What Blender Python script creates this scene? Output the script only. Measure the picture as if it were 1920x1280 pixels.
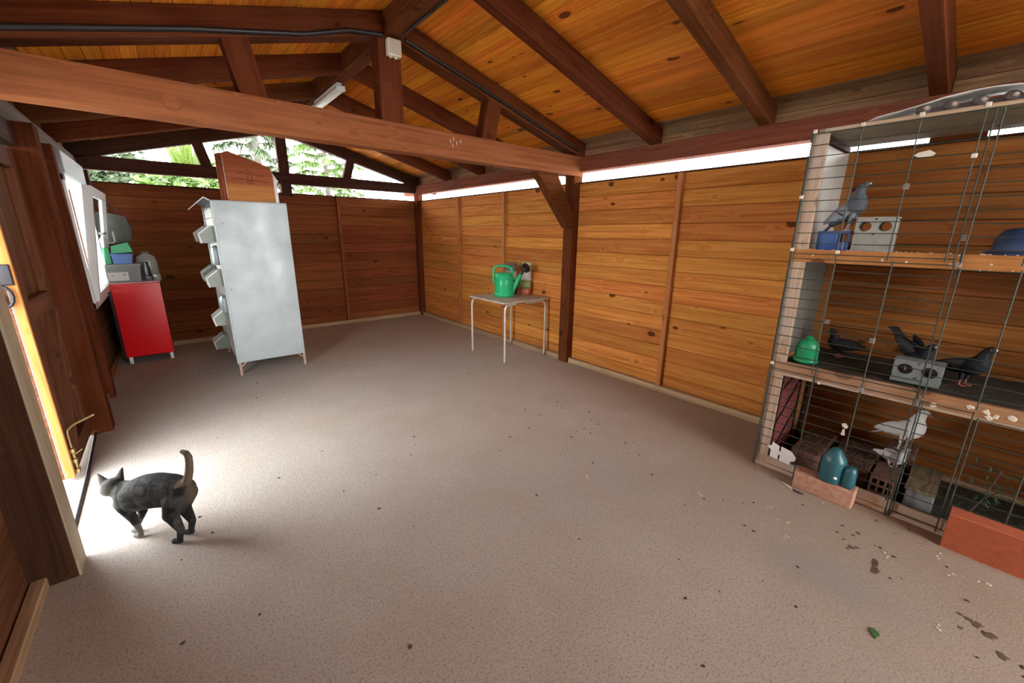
import bpy, bmesh, math, random
from mathutils import Vector, Matrix, Euler
random.seed(7)
PI = math.pi
S = bpy.context.scene
for o in list(bpy.data.objects):
    bpy.data.objects.remove(o)
COL = S.collection

# ------------------------------------------------------------------ camera
cam_data = bpy.data.cameras.new('camera')
cam = bpy.data.objects.new('camera', cam_data)
COL.objects.link(cam)
YAW, PITCH, ROLL, FPX = 0.694308, 0.260321, 0.0102169, 760.22
fw = Vector((math.sin(YAW)*math.cos(PITCH), math.cos(YAW)*math.cos(PITCH), -math.sin(PITCH)))
r0 = Vector((math.cos(YAW), -math.sin(YAW), 0))
u0 = r0.cross(fw)
rr = math.cos(ROLL)*r0 + math.sin(ROLL)*u0
uu = -math.sin(ROLL)*r0 + math.cos(ROLL)*u0
M = Matrix(((rr.x, uu.x, -fw.x, 0), (rr.y, uu.y, -fw.y, 0), (rr.z, uu.z, -fw.z, 1.55), (0, 0, 0, 1)))
cam.matrix_world = M
cam_data.sensor_width = 36
cam_data.lens = FPX/1920*36
cam_data.clip_start = 0.05
cam_data.clip_end = 300
S.camera = cam

# ------------------------------------------------------------------ world, light, exposure
w = bpy.data.worlds.new('world'); S.world = w; w.use_nodes = True
nt = w.node_tree; nt.nodes.clear()
wo = nt.nodes.new('ShaderNodeOutputWorld')
bg = nt.nodes.new('ShaderNodeBackground')
geo = nt.nodes.new('ShaderNodeTexCoord')
sep = nt.nodes.new('ShaderNodeSeparateXYZ')
mr = nt.nodes.new('ShaderNodeMapRange')
mr.inputs[1].default_value = 0.0; mr.inputs[2].default_value = 0.9
ramp = nt.nodes.new('ShaderNodeMix'); ramp.data_type = 'RGBA'
ramp.inputs[6].default_value = (1.0, 0.99, 0.97, 1)
ramp.inputs[7].default_value = (0.86, 0.93, 1.0, 1)
nt.links.new(geo.outputs['Generated'], sep.inputs[0])
nt.links.new(sep.outputs[2], mr.inputs[0])
nt.links.new(mr.outputs[0], ramp.inputs[0])
nt.links.new(ramp.outputs[2], bg.inputs[0])
bg.inputs[1].default_value = 8.0
nt.links.new(bg.outputs[0], wo.inputs[0])

sun = bpy.data.lights.new('sun', 'SUN'); sun.energy = 1.2; sun.angle = math.radians(60)
sun.color = (1.0, 0.97, 0.92)
so = bpy.data.objects.new('sun', sun); COL.objects.link(so)
sdir = Vector((0.75, 0.12, -0.5)).normalized()      # hazy sun high over the door side
so.rotation_euler = sdir.to_track_quat('-Z', 'Y').to_euler(); so.location = (-6, -2, 8)

def portal(name, loc, direction, sx, sy):
    l = bpy.data.lights.new(name, 'AREA'); l.shape = 'RECTANGLE'; l.size = sx; l.size_y = sy
    l.cycles.is_portal = True
    o = bpy.data.objects.new(name, l); COL.objects.link(o); o.location = loc
    o.rotation_euler = Vector(direction).to_track_quat('-Z', 'Z').to_euler()
portal('portal_door', (-0.80, 3.03, 1.1), (1, 0, 0), 0.95, 2.15)
portal('portal_slit_right', (3.80, 2.3, 2.16), (-1, 0, 0), 9.8, 0.13)
portal('portal_gable', (1.52, 7.36, 2.55), (0, -1, 0), 4.5, 0.95)
portal('portal_rear', (1.52, -2.75, 1.5), (0, 1, 0), 4.5, 3.1)
portal('portal_window', (-0.80, 6.1, 1.4), (1, 0, 0), 1.2, 1.1)

S.view_settings.view_transform = 'Standard'
S.view_settings.look = 'None'
S.view_settings.exposure = 1.12
S.view_settings.gamma = 1
S.view_settings.use_curve_mapping = False
S.cycles.max_bounces = 10
S.cycles.diffuse_bounces = 7
S.cycles.transparent_max_bounces = 12
S.cycles.caustics_reflective = False
S.cycles.caustics_refractive = False
S.cycles.sample_clamp_indirect = 8.0

# ------------------------------------------------------------------ materials
def new_mat(name):
    m = bpy.data.materials.new(name); m.use_nodes = True
    nt = m.node_tree
    return m, nt, nt.nodes['Principled BSDF']

def nnode(nt, t, **kw):
    n = nt.nodes.new(t)
    for k, v in kw.items():
        setattr(n, k, v)
    return n

def rgba(c): return (c[0], c[1], c[2], 1)

def math_n(nt, op, a, b=None, clamp=False):
    n = nt.nodes.new('ShaderNodeMath'); n.operation = op; n.use_clamp = clamp
    for i, v in enumerate((a, b)):
        if v is None: continue
        if hasattr(v, 'is_output'): nt.links.new(v, n.inputs[i])
        else: n.inputs[i].default_value = v
    return n.outputs[0]

def mix_n(nt, fac, a, b, mode='MIX'):
    n = nt.nodes.new('ShaderNodeMix'); n.data_type = 'RGBA'; n.blend_type = mode
    for i, v in ((0, fac), (6, a), (7, b)):
        if hasattr(v, 'is_output'): nt.links.new(v, n.inputs[i])
        elif i == 0: n.inputs[0].default_value = v
        else: n.inputs[i].default_value = rgba(v)
    return n.outputs[2]

def maprange(nt, v, a, b, c=0.0, d=1.0):
    n = nt.nodes.new('ShaderNodeMapRange')
    nt.links.new(v, n.inputs[0])
    for i, x in zip((1, 2, 3, 4), (a, b, c, d)): n.inputs[i].default_value = x
    return n.outputs[0]

def wood(name, light, dark, knot=(0.06, 0.02, 0.008), knots=1.0, rough=0.75, spec=0.06, vary=0.30, board=7.0, bump=0.15, blotch=0.0, blotch_col=(0.1, 0.05, 0.03)):
    """grain runs along the local X of each piece; every piece gets its own offset and tone"""
    m, nt, p = new_mat(name)
    L = nt.links.new
    tc = nnode(nt, 'ShaderNodeTexCoord'); oi = nnode(nt, 'ShaderNodeObjectInfo')
    sc = nnode(nt, 'ShaderNodeVectorMath', operation='SCALE'); sc.inputs[0].default_value = (37.0, 91.0, 53.0)
    L(oi.outputs['Random'], sc.inputs['Scale'])
    ad = nnode(nt, 'ShaderNodeVectorMath', operation='ADD'); L(tc.outputs['Object'], ad.inputs[0]); L(sc.outputs[0], ad.inputs[1])
    # knots
    mp = nnode(nt, 'ShaderNodeMapping'); mp.inputs['Scale'].default_value = (4.2, board, board); L(ad.outputs[0], mp.inputs[0])
    vo = nnode(nt, 'ShaderNodeTexVoronoi', feature='F1'); vo.inputs['Scale'].default_value = 1.0; L(mp.outputs[0], vo.inputs[0])
    kd = vo.outputs['Distance']
    ksz = maprange(nt, vo.outputs['Color'], 0.40, 1.0, 0.0, 0.26)
    nk = nnode(nt, 'ShaderNodeTexNoise'); nk.inputs['Scale'].default_value = 3.0; L(mp.outputs[0], nk.inputs[0])
    kdn = math_n(nt, 'ADD', kd, math_n(nt, 'MULTIPLY', math_n(nt, 'SUBTRACT', nk.outputs[0], 0.5), 0.12))
    diff = math_n(nt, 'SUBTRACT', ksz, kdn)
    knotmask = maprange(nt, diff, -0.015, 0.03)
    ring = maprange(nt, diff, -0.22, 0.02)
    # grain, bent around the knots
    mg = nnode(nt, 'ShaderNodeMapping'); mg.inputs['Scale'].default_value = (0.8, 22.0, 22.0); L(ad.outputs[0], mg.inputs[0])
    bend = nnode(nt, 'ShaderNodeVectorMath', operation='ADD'); L(mg.outputs[0], bend.inputs[0])
    cb = nnode(nt, 'ShaderNodeCombineXYZ'); L(math_n(nt, 'MULTIPLY', ring, 1.6), cb.inputs[1]); L(cb.outputs[0], bend.inputs[1])
    n1 = nnode(nt, 'ShaderNodeTexNoise'); n1.inputs['Scale'].default_value = 1.6; n1.inputs['Detail'].default_value = 5; n1.inputs['Distortion'].default_value = 0.9
    L(bend.outputs[0], n1.inputs[0])
    mg2 = nnode(nt, 'ShaderNodeMapping'); mg2.inputs['Scale'].default_value = (3.0, 120.0, 120.0); L(ad.outputs[0], mg2.inputs[0])
    n2 = nnode(nt, 'ShaderNodeTexNoise'); n2.inputs['Scale'].default_value = 1.2; n2.inputs['Detail'].default_value = 2; L(mg2.outputs[0], n2.inputs[0])
    g = maprange(nt, n1.outputs[0], 0.36, 0.66)
    c = mix_n(nt, g, light, dark)
    fine = maprange(nt, n2.outputs[0], 0.45, 0.75, 0.0, 0.35)
    c = mix_n(nt, fine, c, dark)
    c = mix_n(nt, math_n(nt, 'MULTIPLY', math_n(nt, 'POWER', ring, 3.0), 0.35*knots), c, dark)
    c = mix_n(nt, math_n(nt, 'MULTIPLY', knotmask, 0.85*knots), c, knot)
    if blotch > 0:
        nb = nnode(nt, 'ShaderNodeTexNoise'); nb.inputs['Scale'].default_value = 2.2; nb.inputs['Detail'].default_value = 4; L(ad.outputs[0], nb.inputs[0])
        c = mix_n(nt, math_n(nt, 'MULTIPLY', maprange(nt, nb.outputs[0], 0.45, 0.7), blotch), c, blotch_col)
    hs = nnode(nt, 'ShaderNodeHueSaturation'); L(c, hs.inputs['Color'])
    L(maprange(nt, oi.outputs['Random'], 0, 1, 1-vary, 1+vary*0.6), hs.inputs['Value'])
    # second, decorrelated random for hue
    fr = math_n(nt, 'FRACT', math_n(nt, 'MULTIPLY', oi.outputs['Random'], 17.3))
    L(maprange(nt, fr, 0, 1, 0.492, 0.508), hs.inputs['Hue'])
    L(hs.outputs[0], p.inputs['Base Color'])
    p.inputs['Roughness'].default_value = rough
    p.inputs['Specular IOR Level'].default_value = spec
    bp = nnode(nt, 'ShaderNodeBump'); bp.inputs['Strength'].default_value = bump; bp.inputs['Distance'].default_value = 0.004
    L(n2.outputs[0], bp.inputs['Height']); L(bp.outputs[0], p.inputs['Normal'])
    return m

def plain(name, col, rough=0.5, metal=0.0, noise=0.0, nscale=8.0, dark=None, bump=0.0, bscale=60, trans=0.0, coat=0.0):
    m, nt, p = new_mat(name)
    p.inputs['Roughness'].default_value = rough; p.inputs['Metallic'].default_value = metal
    tc = nnode(nt, 'ShaderNodeTexCoord')
    if noise > 0:
        n = nnode(nt, 'ShaderNodeTexNoise'); n.inputs['Scale'].default_value = nscale; n.inputs['Detail'].default_value = 5
        nt.links.new(tc.outputs['Object'], n.inputs[0])
        d = dark or [x*0.5 for x in col]
        c = mix_n(nt, math_n(nt, 'MULTIPLY', maprange(nt, n.outputs[0], 0.38, 0.68), noise), col, d)
        nt.links.new(c, p.inputs['Base Color'])
    else:
        p.inputs['Base Color'].default_value = rgba(col)
    if bump > 0:
        n = nnode(nt, 'ShaderNodeTexNoise'); n.inputs['Scale'].default_value = bscale; n.inputs['Detail'].default_value = 4
        nt.links.new(tc.outputs['Object'], n.inputs[0])
        b = nnode(nt, 'ShaderNodeBump'); b.inputs['Strength'].default_value = bump; b.inputs['Distance'].default_value = 0.01
        nt.links.new(n.outputs[0], b.inputs['Height']); nt.links.new(b.outputs[0], p.inputs['Normal'])
    if trans > 0:
        p.inputs['Transmission Weight'].default_value = trans
    if coat > 0:
        p.inputs['Coat Weight'].default_value = coat
    return m

def vcol_mat(name, rough=0.8):
    m, nt, p = new_mat(name)
    a = nnode(nt, 'ShaderNodeVertexColor', layer_name='coat')
    nt.links.new(a.outputs[0], p.inputs['Base Color']); p.inputs['Roughness'].default_value = rough
    p.inputs['Specular IOR Level'].default_value = 0.2
    tc = nnode(nt, 'ShaderNodeTexCoord')
    n = nnode(nt, 'ShaderNodeTexNoise'); n.inputs['Scale'].default_value = 240; nt.links.new(tc.outputs['Object'], n.inputs[0])
    b = nnode(nt, 'ShaderNodeBump'); b.inputs['Strength'].default_value = 0.4; b.inputs['Distance'].default_value = 0.003
    nt.links.new(n.outputs[0], b.inputs['Height']); nt.links.new(b.outputs[0], p.inputs['Normal'])
    return m

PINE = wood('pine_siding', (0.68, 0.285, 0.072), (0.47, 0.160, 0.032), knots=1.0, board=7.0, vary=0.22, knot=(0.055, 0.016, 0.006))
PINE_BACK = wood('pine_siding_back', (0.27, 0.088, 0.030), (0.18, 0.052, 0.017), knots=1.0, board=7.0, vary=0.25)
CEIL = wood('pine_ceiling', (0.72, 0.255, 0.030), (0.50, 0.140, 0.015), knots=1.0, board=9.0, vary=0.26, rough=0.6)
CEIL_OLD = wood('pine_ceiling_grey', (0.36, 0.21, 0.11), (0.20, 0.10, 0.045), knots=0.6, board=8.0, vary=0.2, blotch=0.5, blotch_col=(0.13, 0.10, 0.08))
BEAM = wood('beam_wood', (0.150, 0.046, 0.016), (0.085, 0.024, 0.009), knots=0.8, board=5.0, vary=0.14, rough=0.85, spec=0.02, knot=(0.03, 0.01, 0.006), blotch=0.3, blotch_col=(0.20, 0.07, 0.035))
TIE = wood('tie_beam_wood', (0.31, 0.098, 0.040), (0.20, 0.056, 0.023), knots=0.9, board=4.0, vary=0.1, rough=0.6, knot=(0.05, 0.014, 0.01), blotch=0.3, blotch_col=(0.34, 0.13, 0.07))
DARKBEAM = wood('dark_beam_wood', (0.085, 0.04, 0.026), (0.045, 0.02, 0.014), knots=0.6, vary=0.1, rough=0.75)
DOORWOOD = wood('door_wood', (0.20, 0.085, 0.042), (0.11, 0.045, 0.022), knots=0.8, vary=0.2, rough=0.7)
DOOREDGE = wood('door_edge_wood', (0.46, 0.205, 0.060), (0.36, 0.15, 0.040), knots=0.4, vary=0.05, rough=0.5)
JAMBW = wood('jamb_wood', (0.085, 0.036, 0.020), (0.045, 0.020, 0.012), knots=0.5, vary=0.1, rough=0.8)
DUSTLITW = wood('dusty_lit_wood', (0.46, 0.38, 0.27), (0.34, 0.27, 0.18), knots=0.3, vary=0.1, rough=0.8)
PALESTRIP = plain('pale_seal', (.42, .36, .36), .7)
OLDB = wood('old_board', (0.26, 0.20, 0.12), (0.15, 0.11, 0.065), knots=0.3, vary=0.1, rough=0.8)
HAZEW = wood('haze_grey_wood', (0.19, 0.155, 0.13), (0.11, 0.085, 0.07), knots=0.4, vary=0.1, rough=0.85)  # haze light on the left plate and upper board put into the colour
PLATEW = wood('wall_plate_wood', (0.26, 0.088, 0.050), (0.16, 0.048, 0.028), knots=0.6, board=5.0, vary=0.1, rough=0.85, spec=0.03, blotch=0.35, blotch_col=(0.16, 0.085, 0.065))
PINE_DIRTY_SHADED = wood('pine_siding_dirty_shaded', (0.44, 0.165, 0.045), (0.27, 0.085, 0.022), knots=1.0, board=7.0, vary=0.22, blotch=0.5, blotch_col=(0.16, 0.085, 0.035))  # dirt plus the hutch's shade, both put into the board colour
BATTEN = wood('batten_wood', (0.54, 0.235, 0.090), (0.38, 0.145, 0.050), knots=0.5, vary=0.12)
SILLW = wood('sill_wood', (0.52, 0.36, 0.22), (0.34, 0.20, 0.11), knots=0.6, vary=0.15, blotch=0.4, blotch_col=(0.22, 0.17, 0.13))
HUTCHW = wood('hutch_wood', (0.56, 0.33, 0.17), (0.38, 0.19, 0.09), knots=0.7, vary=0.15, blotch=0.35, blotch_col=(0.62, 0.52, 0.42))
SHELFW = wood('shelf_wood', (0.62, 0.30, 0.10), (0.42, 0.17, 0.05), knots=0.8, vary=0.1)
NESTW = wood('nest_board', (0.46, 0.165, 0.06), (0.36, 0.11, 0.04), knots=0.1, vary=0.1, rough=0.5)
NESTD = wood('nest_board_dark', (0.36, 0.10, 0.045), (0.27, 0.07, 0.03), knots=0.1, vary=0.1, rough=0.5)
BARK = plain('bark', (0.09, 0.075, 0.06), 0.9, noise=0.7, nscale=6)
WHITEP = plain('white_pvc', (0.82, 0.83, 0.82), 0.35)
WHITEDIRT = plain('dirty_white_panel', (0.74, 0.72, 0.66), 0.6, noise=0.45, nscale=5, dark=(0.40, 0.38, 0.33))
PANELDK = plain('grey_green_panel', (0.20, 0.19, 0.16), 0.7, noise=0.5, nscale=4)
ROOFB = plain('hutch_roof_board', (0.30, 0.25, 0.17), 0.7, noise=0.5, nscale=5)
BLACK = plain('black_plastic', (0.012, 0.012, 0.014), 0.4)
BLACKM = plain('black_iron', (0.03, 0.03, 0.035), 0.45, metal=0.6)
WIRE = plain('green_wire', (0.035, 0.055, 0.04), 0.5, metal=0.3, noise=0.6, nscale=30, dark=(0.10, 0.10, 0.08))
BRASS = plain('brass', (0.52, 0.40, 0.18), 0.35, metal=0.8, noise=0.4, nscale=40)
STEEL = plain('pale_steel', (0.62, 0.60, 0.56), 0.4, metal=0.5, noise=0.3, nscale=15)
RUSTLEG = plain('rusty_pink_leg', (0.50, 0.33, 0.28), 0.6, metal=0.2, noise=0.5, nscale=30)
RED = plain('red_door', (0.80, 0.003, 0.008), 0.32)
BLUE = plain('blue_plastic', (0.018, 0.075, 0.30), 0.35, noise=0.4, nscale=18, dark=(0.03, 0.14, 0.38))
LBLUE = plain('mid_blue_plastic', (0.12, 0.25, 0.62), 0.4)
GREENP = plain('green_plastic', (0.02, 0.50, 0.20), 0.3)
GREENBOX = plain('green_card', (0.07, 0.42, 0.20), 0.5)
GREENDR = plain('drinker_green', (0.01, 0.30, 0.12), 0.35)
TEAL = plain('teal_plastic', (0.022, 0.115, 0.145), 0.35, noise=0.5, nscale=14, dark=(0.035, 0.10, 0.085))
CONCBLK = plain('grey_block', (0.40, 0.42, 0.38), 0.85, noise=0.4, nscale=20, bump=0.3)
CONCBLK2 = plain('darker_grey_block', (0.22, 0.25, 0.25), 0.85, noise=0.4, nscale=20, bump=0.3)
BRICKP = plain('pale_brick', (0.52, 0.30, 0.20), 0.85, noise=0.8, nscale=34, dark=(0.40, 0.16, 0.10), bump=0.3)
BRICKO = plain('orange_brick', (0.44, 0.105, 0.042), 0.8, noise=0.3, nscale=30, bump=0.2)
BRICKD = plain('brown_brick', (0.22, 0.115, 0.075), 0.9, noise=0.7, nscale=40, dark=(0.08, 0.05, 0.04), bump=0.4)
RUBBLE = plain('ridged_brick', (0.20, 0.105, 0.075), 0.9, noise=0.8, nscale=50, dark=(0.08, 0.055, 0.04), bump=0.6)
CLEAR = plain('clear_plastic', (0.62, 0.63, 0.62), 0.25, trans=0.55)
MILKY = plain('milky_plastic', (0.48, 0.50, 0.46), 0.35, trans=0.25)
GREYP = plain('grey_plastic', (0.22, 0.23, 0.22), 0.5, noise=0.4)
PAPER = plain('paper', (0.80, 0.78, 0.75), 0.6)
WHITE = plain('bright_white', (0.88, 0.88, 0.86), 0.5)
CREAM = plain('cream_plastic', (0.72, 0.66, 0.54), 0.4)
DUNG = plain('dark_bedding', (0.05, 0.038, 0.024), 0.95, noise=0.8, nscale=30, dark=(0.02, 0.015, 0.01), bump=0.8)
STRAW = plain('straw', (0.26, 0.20, 0.11), 0.9, noise=0.5, nscale=30)
REDCRATE = plain('pinkish_crate', (0.40, 0.12, 0.11), 0.5)
LEAFG = plain('leaf_green', (0.080, 0.150, 0.016), 0.6, noise=0.7, nscale=3, dark=(0.035, 0.070, 0.012))
LEAFD = plain('leaf_grey_green', (0.060, 0.090, 0.038), 0.6, noise=0.5, nscale=4)
LEAFP = plain('palm_green', (0.10, 0.16, 0.012), 0.5)
SOILBAG = plain('bag_white', (0.70, 0.68, 0.62), 0.35, noise=0.4, nscale=16, dark=(0.30, 0.28, 0.26))
OLIVE = plain('olive_cloth', (0.16, 0.15, 0.10), 0.9)

def galvanised():
    m, nt, p = new_mat('galvanised_sheet')
    tc = nnode(nt, 'ShaderNodeTexCoord')
    n = nnode(nt, 'ShaderNodeTexNoise'); n.inputs['Scale'].default_value = 4.5; n.inputs['Detail'].default_value = 6
    nt.links.new(tc.outputs['Object'], n.inputs[0])
    v = nnode(nt, 'ShaderNodeTexVoronoi'); v.inputs['Scale'].default_value = 38
    nt.links.new(tc.outputs['Object'], v.inputs[0])
    c = mix_n(nt, maprange(nt, n.outputs[0], 0.35, 0.7), (0.50, 0.575, 0.59), (0.43, 0.495, 0.51))
    c = mix_n(nt, math_n(nt, 'MULTIPLY', maprange(nt, v.outputs['Color'], 0, 1), 0.15), c, (0.62, 0.69, 0.71))
    nt.links.new(c, p.inputs['Base Color'])
    p.inputs['Metallic'].default_value = 0.45
    nt.links.new(maprange(nt, n.outputs[0], 0.3, 0.7, 0.42, 0.62), p.inputs['Roughness'])
    b = nnode(nt, 'ShaderNodeBump'); b.inputs['Strength'].default_value = 0.25; b.inputs['Distance'].default_value = 0.02
    nt.links.new(n.outputs[0], b.inputs['Height']); nt.links.new(b.outputs[0], p.inputs['Normal'])
    return m
GALV = galvanised()

def concrete():
    m, nt, p = new_mat('floor_concrete')
    tc = nnode(nt, 'ShaderNodeTexCoord')
    def noise(s, d=5, dist=0.0):
        n = nnode(nt, 'ShaderNodeTexNoise'); n.inputs['Scale'].default_value = s; n.inputs['Detail'].default_value = d
        n.inputs['Distortion'].default_value = dist
        nt.links.new(tc.outputs['Object'], n.inputs[0]); return n.outputs[0]
    big, mid, sm, fine = noise(0.55, 3), noise(2.6, 5, .4), noise(24, 4), noise(110, 3)
    c = mix_n(nt, maprange(nt, big, 0.40, 0.62), (0.50, 0.455, 0.395), (0.455, 0.425, 0.385))
    c = mix_n(nt, maprange(nt, mid, 0.35, 0.7, 0, 0.45), c, (0.41, 0.345, 0.285))
    c = mix_n(nt, maprange(nt, sm, 0.5, 0.72, 0, 0.35), c, (0.55, 0.47, 0.41))
    c = mix_n(nt, maprange(nt, fine, 0.50, 0.68, 0, 0.6), c, (0.20, 0.165, 0.135))
    # worn brownish ground by the hutch side
    sx = nnode(nt, 'ShaderNodeSeparateXYZ'); nt.links.new(tc.outputs['Object'], sx.inputs[0])
    d = math_n(nt, 'SUBTRACT', math_n(nt, 'MULTIPLY', sx.outputs[0], 0.75), math_n(nt, 'MULTIPLY', sx.outputs[1], 0.55))
    d = math_n(nt, 'ADD', d, math_n(nt, 'MULTIPLY', big, 0.8))
    c = mix_n(nt, maprange(nt, d, 1.1, 2.6, 0, 0.72), c, (0.27, 0.185, 0.120))
    vo = nnode(nt, 'ShaderNodeTexVoronoi'); vo.inputs['Scale'].default_value = 7.0; vo.inputs['Randomness'].default_value = 1
    nt.links.new(tc.outputs['Object'], vo.inputs[0])
    spot = math_n(nt, 'SUBTRACT', maprange(nt, vo.outputs['Color'], 0.72, 1.0, -0.02, 0.13), math_n(nt, 'ADD', vo.outputs['Distance'], math_n(nt, 'MULTIPLY', math_n(nt, 'SUBTRACT', sm, .5), 0.25)))
    spm = math_n(nt, 'MULTIPLY', maprange(nt, spot, -0.02, 0.03), maprange(nt, d, 1.5, 2.4, 0.10, 0.75))
    c = mix_n(nt, spm, c, (0.13, 0.085, 0.05))
    # greyish patch on the slab
    vd = nnode(nt, 'ShaderNodeVectorMath', operation='DISTANCE'); vd.inputs[1].default_value = (0, 0, 0)
    mpg = nnode(nt, 'ShaderNodeMapping', vector_type='TEXTURE'); mpg.inputs['Location'].default_value = (2.15, .25, 0); mpg.inputs['Scale'].default_value = (.55, 1.0, 1.0)
    nt.links.new(tc.outputs['Object'], mpg.inputs[0]); nt.links.new(mpg.outputs[0], vd.inputs[0])
    gd = math_n(nt, 'ADD', vd.outputs['Value'], math_n(nt, 'MULTIPLY', math_n(nt, 'SUBTRACT', mid, .5), 0.5))
    c = mix_n(nt, maprange(nt, gd, 0.42, 0.14, 0, 0.45), c, (0.26, 0.27, 0.255))
    nt.links.new(c, p.inputs['Base Color'])
    p.inputs['Roughness'].default_value = 0.88
    p.inputs['Specular IOR Level'].default_value = 0.2
    h = math_n(nt, 'ADD', math_n(nt, 'MULTIPLY', sm, 0.6), math_n(nt, 'MULTIPLY', fine, 0.8))
    b = nnode(nt, 'ShaderNodeBump'); b.inputs['Strength'].default_value = 0.42; b.inputs['Distance'].default_value = 0.007
    nt.links.new(h, b.inputs['Height']); nt.links.new(b.outputs[0], p.inputs['Normal'])
    return m
CONC = concrete()
GROUND = plain('outdoor_concrete', (0.55, 0.52, 0.48), 0.9, noise=0.3, nscale=1.5, bump=0.2)

glassm, _nt, _p = new_mat('window_glass')
_p.inputs['Transmission Weight'].default_value = 1.0; _p.inputs['Roughness'].default_value = 0.02
_p.inputs['Base Color'].default_value = (0.95, 0.98, 0.97, 1); _p.inputs['IOR'].default_value = 1.05
TUBEM = plain('lamp_tube', (0.80, 0.76, 0.66), 0.3)

# ------------------------------------------------------------------ mesh helpers
class MB:
    def __init__(s): s.v = []; s.f = []; s.sm = []
    def add(s, vs, fs, smooth=False):
        b = len(s.v); s.v += [Vector(v) for v in vs]
        s.f += [tuple(i+b for i in f) for f in fs]; s.sm += [smooth]*len(fs); return s
    def box(s, a, b, rot=None, piv=None):
        x0, y0, z0 = [min(p, q) for p, q in zip(a, b)]; x1, y1, z1 = [max(p, q) for p, q in zip(a, b)]
        vs = [Vector(p) for p in ((x0,y0,z0),(x1,y0,z0),(x1,y1,z0),(x0,y1,z0),(x0,y0,z1),(x1,y0,z1),(x1,y1,z1),(x0,y1,z1))]
        if rot is not None:
            piv = Vector(piv) if piv is not None else Vector(((x0+x1)/2, (y0+y1)/2, (z0+z1)/2))
            R = Euler(rot).to_matrix(); vs = [piv + R @ (v-piv) for v in vs]
        return s.add(vs, [(0,3,2,1),(4,5,6,7),(0,1,5,4),(1,2,6,5),(2,3,7,6),(3,0,4,7)])
    def cbox(s, a, b, c=0.005, rot=None, piv=None):
        """box with chamfered edges"""
        bm = bmesh.new(); bmesh.ops.create_cube(bm, size=1)
        lo = Vector([min(p, q) for p, q in zip(a, b)]); hi = Vector([max(p, q) for p, q in zip(a, b)])
        for v in bm.verts: v.co = Vector([lo[i] + (v.co[i]+.5)*(hi[i]-lo[i]) for i in range(3)])
        bmesh.ops.bevel(bm, geom=bm.edges[:], offset=c, segments=2, affect='EDGES', profile=0.7)
        bm.verts.ensure_lookup_table(); bm.normal_update()
        vs = [v.co.copy() for v in bm.verts]
        if rot is not None:
            piv = Vector(piv) if piv is not None else (lo+hi)/2
            R = Euler(rot).to_matrix(); vs = [piv + R @ (v-piv) for v in vs]
        s.add(vs, [tuple(v.index for v in f.verts) for f in bm.faces], True); bm.free(); return s
    def beam(s, p0, p1, w, h, up=(0, 0, 1)):
        """bar from p0 to p1 (axis of section centre); w across, h along up"""
        p0, p1 = Vector(p0), Vector(p1); x = (p1-p0).normalized(); up = Vector(up)
        y = up.cross(x).normalized(); z = x.cross(y)
        vs = []
        for p in (p0, p1):
            for a, b in ((-1,-1),(1,-1),(1,1),(-1,1)): vs.append(p + y*a*w/2 + z*b*h/2)
        return s.add(vs, [(0,3,2,1),(4,5,6,7),(0,1,5,4),(1,2,6,5),(2,3,7,6),(3,0,4,7)])
    def tube(s, pts, r, n=8, closed=False, caps=True):
        pts = [Vector(p) for p in pts]; rs = r if isinstance(r, (list, tuple)) else [r]*len(pts)
        rings = []; ref = None
        for i, p in enumerate(pts):
            a = pts[i-1] if i > 0 else (pts[-1] if closed else p); b = pts[(i+1) % len(pts)] if (i < len(pts)-1 or closed) else p
            t = (b-a).normalized()
            if ref is None:
                ref = Vector((0, 0, 1)) if abs(t.z) < .9 else Vector((1, 0, 0))
            u = (ref - t*ref.dot(t)).normalized(); ref = u; v = t.cross(u)
            rings.append([p + (u*math.cos(2*PI*k/n) + v*math.sin(2*PI*k/n))*rs[i] for k in range(n)])
        vs = [q for ring in rings for q in ring]; fs = []
        m = len(rings)
        for i in range(m if closed else m-1):
            for k in range(n):
                a, b = i*n+k, i*n+(k+1) % n; c, d = ((i+1) % m)*n+(k+1) % n, ((i+1) % m)*n+k
                fs.append((a, b, c, d))
        s.add(vs, fs, True)
        if caps and not closed:
            s.add(rings[0], [tuple(reversed(range(n)))]); s.add(rings[-1], [tuple(range(n))])
        return s
    def lathe(s, prof, c=(0, 0, 0), n=24, sx=1.0, sy=1.0, rot=None, caps=True):
        c = Vector(c); R = Euler(rot).to_matrix() if rot else Matrix.Identity(3)
        vs = []; fs = []
        for r, z in prof:
            for k in range(n):
                vs.append(c + R @ Vector((r*sx*math.cos(2*PI*k/n), r*sy*math.sin(2*PI*k/n), z)))
        for i in range(len(prof)-1):
            for k in range(n):
                fs.append((i*n+k, i*n+(k+1) % n, (i+1)*n+(k+1) % n, (i+1)*n+k))
        if caps:
            fs.append(tuple(reversed(range(n)))); fs.append(tuple((len(prof)-1)*n+k for k in range(n)))
        return s.add(vs, fs, True)
    def ell(s, c, r, n=14, m=9, rot=None):
        c = Vector(c); R = Euler(rot).to_matrix() if rot is not None else Matrix.Identity(3)
        vs = [c + R @ Vector((0, 0, -r[2]))]; fs = []
        for i in range(1, m):
            t = -PI/2 + PI*i/m
            for k in range(n):
                vs.append(c + R @ Vector((r[0]*math.cos(t)*math.cos(2*PI*k/n), r[1]*math.cos(t)*math.sin(2*PI*k/n), r[2]*math.sin(t))))
        vs.append(c + R @ Vector((0, 0, r[2])))
        for k in range(n): fs.append((0, 1+(k+1) % n, 1+k))
        for i in range(m-2):
            for k in range(n): fs.append((1+i*n+k, 1+i*n+(k+1) % n, 1+(i+1)*n+(k+1) % n, 1+(i+1)*n+k))
        e = len(vs)-1
        for k in range(n): fs.append((e, 1+(m-2)*n+k, 1+(m-2)*n+(k+1) % n))
        return s.add(vs, fs, True)
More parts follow.
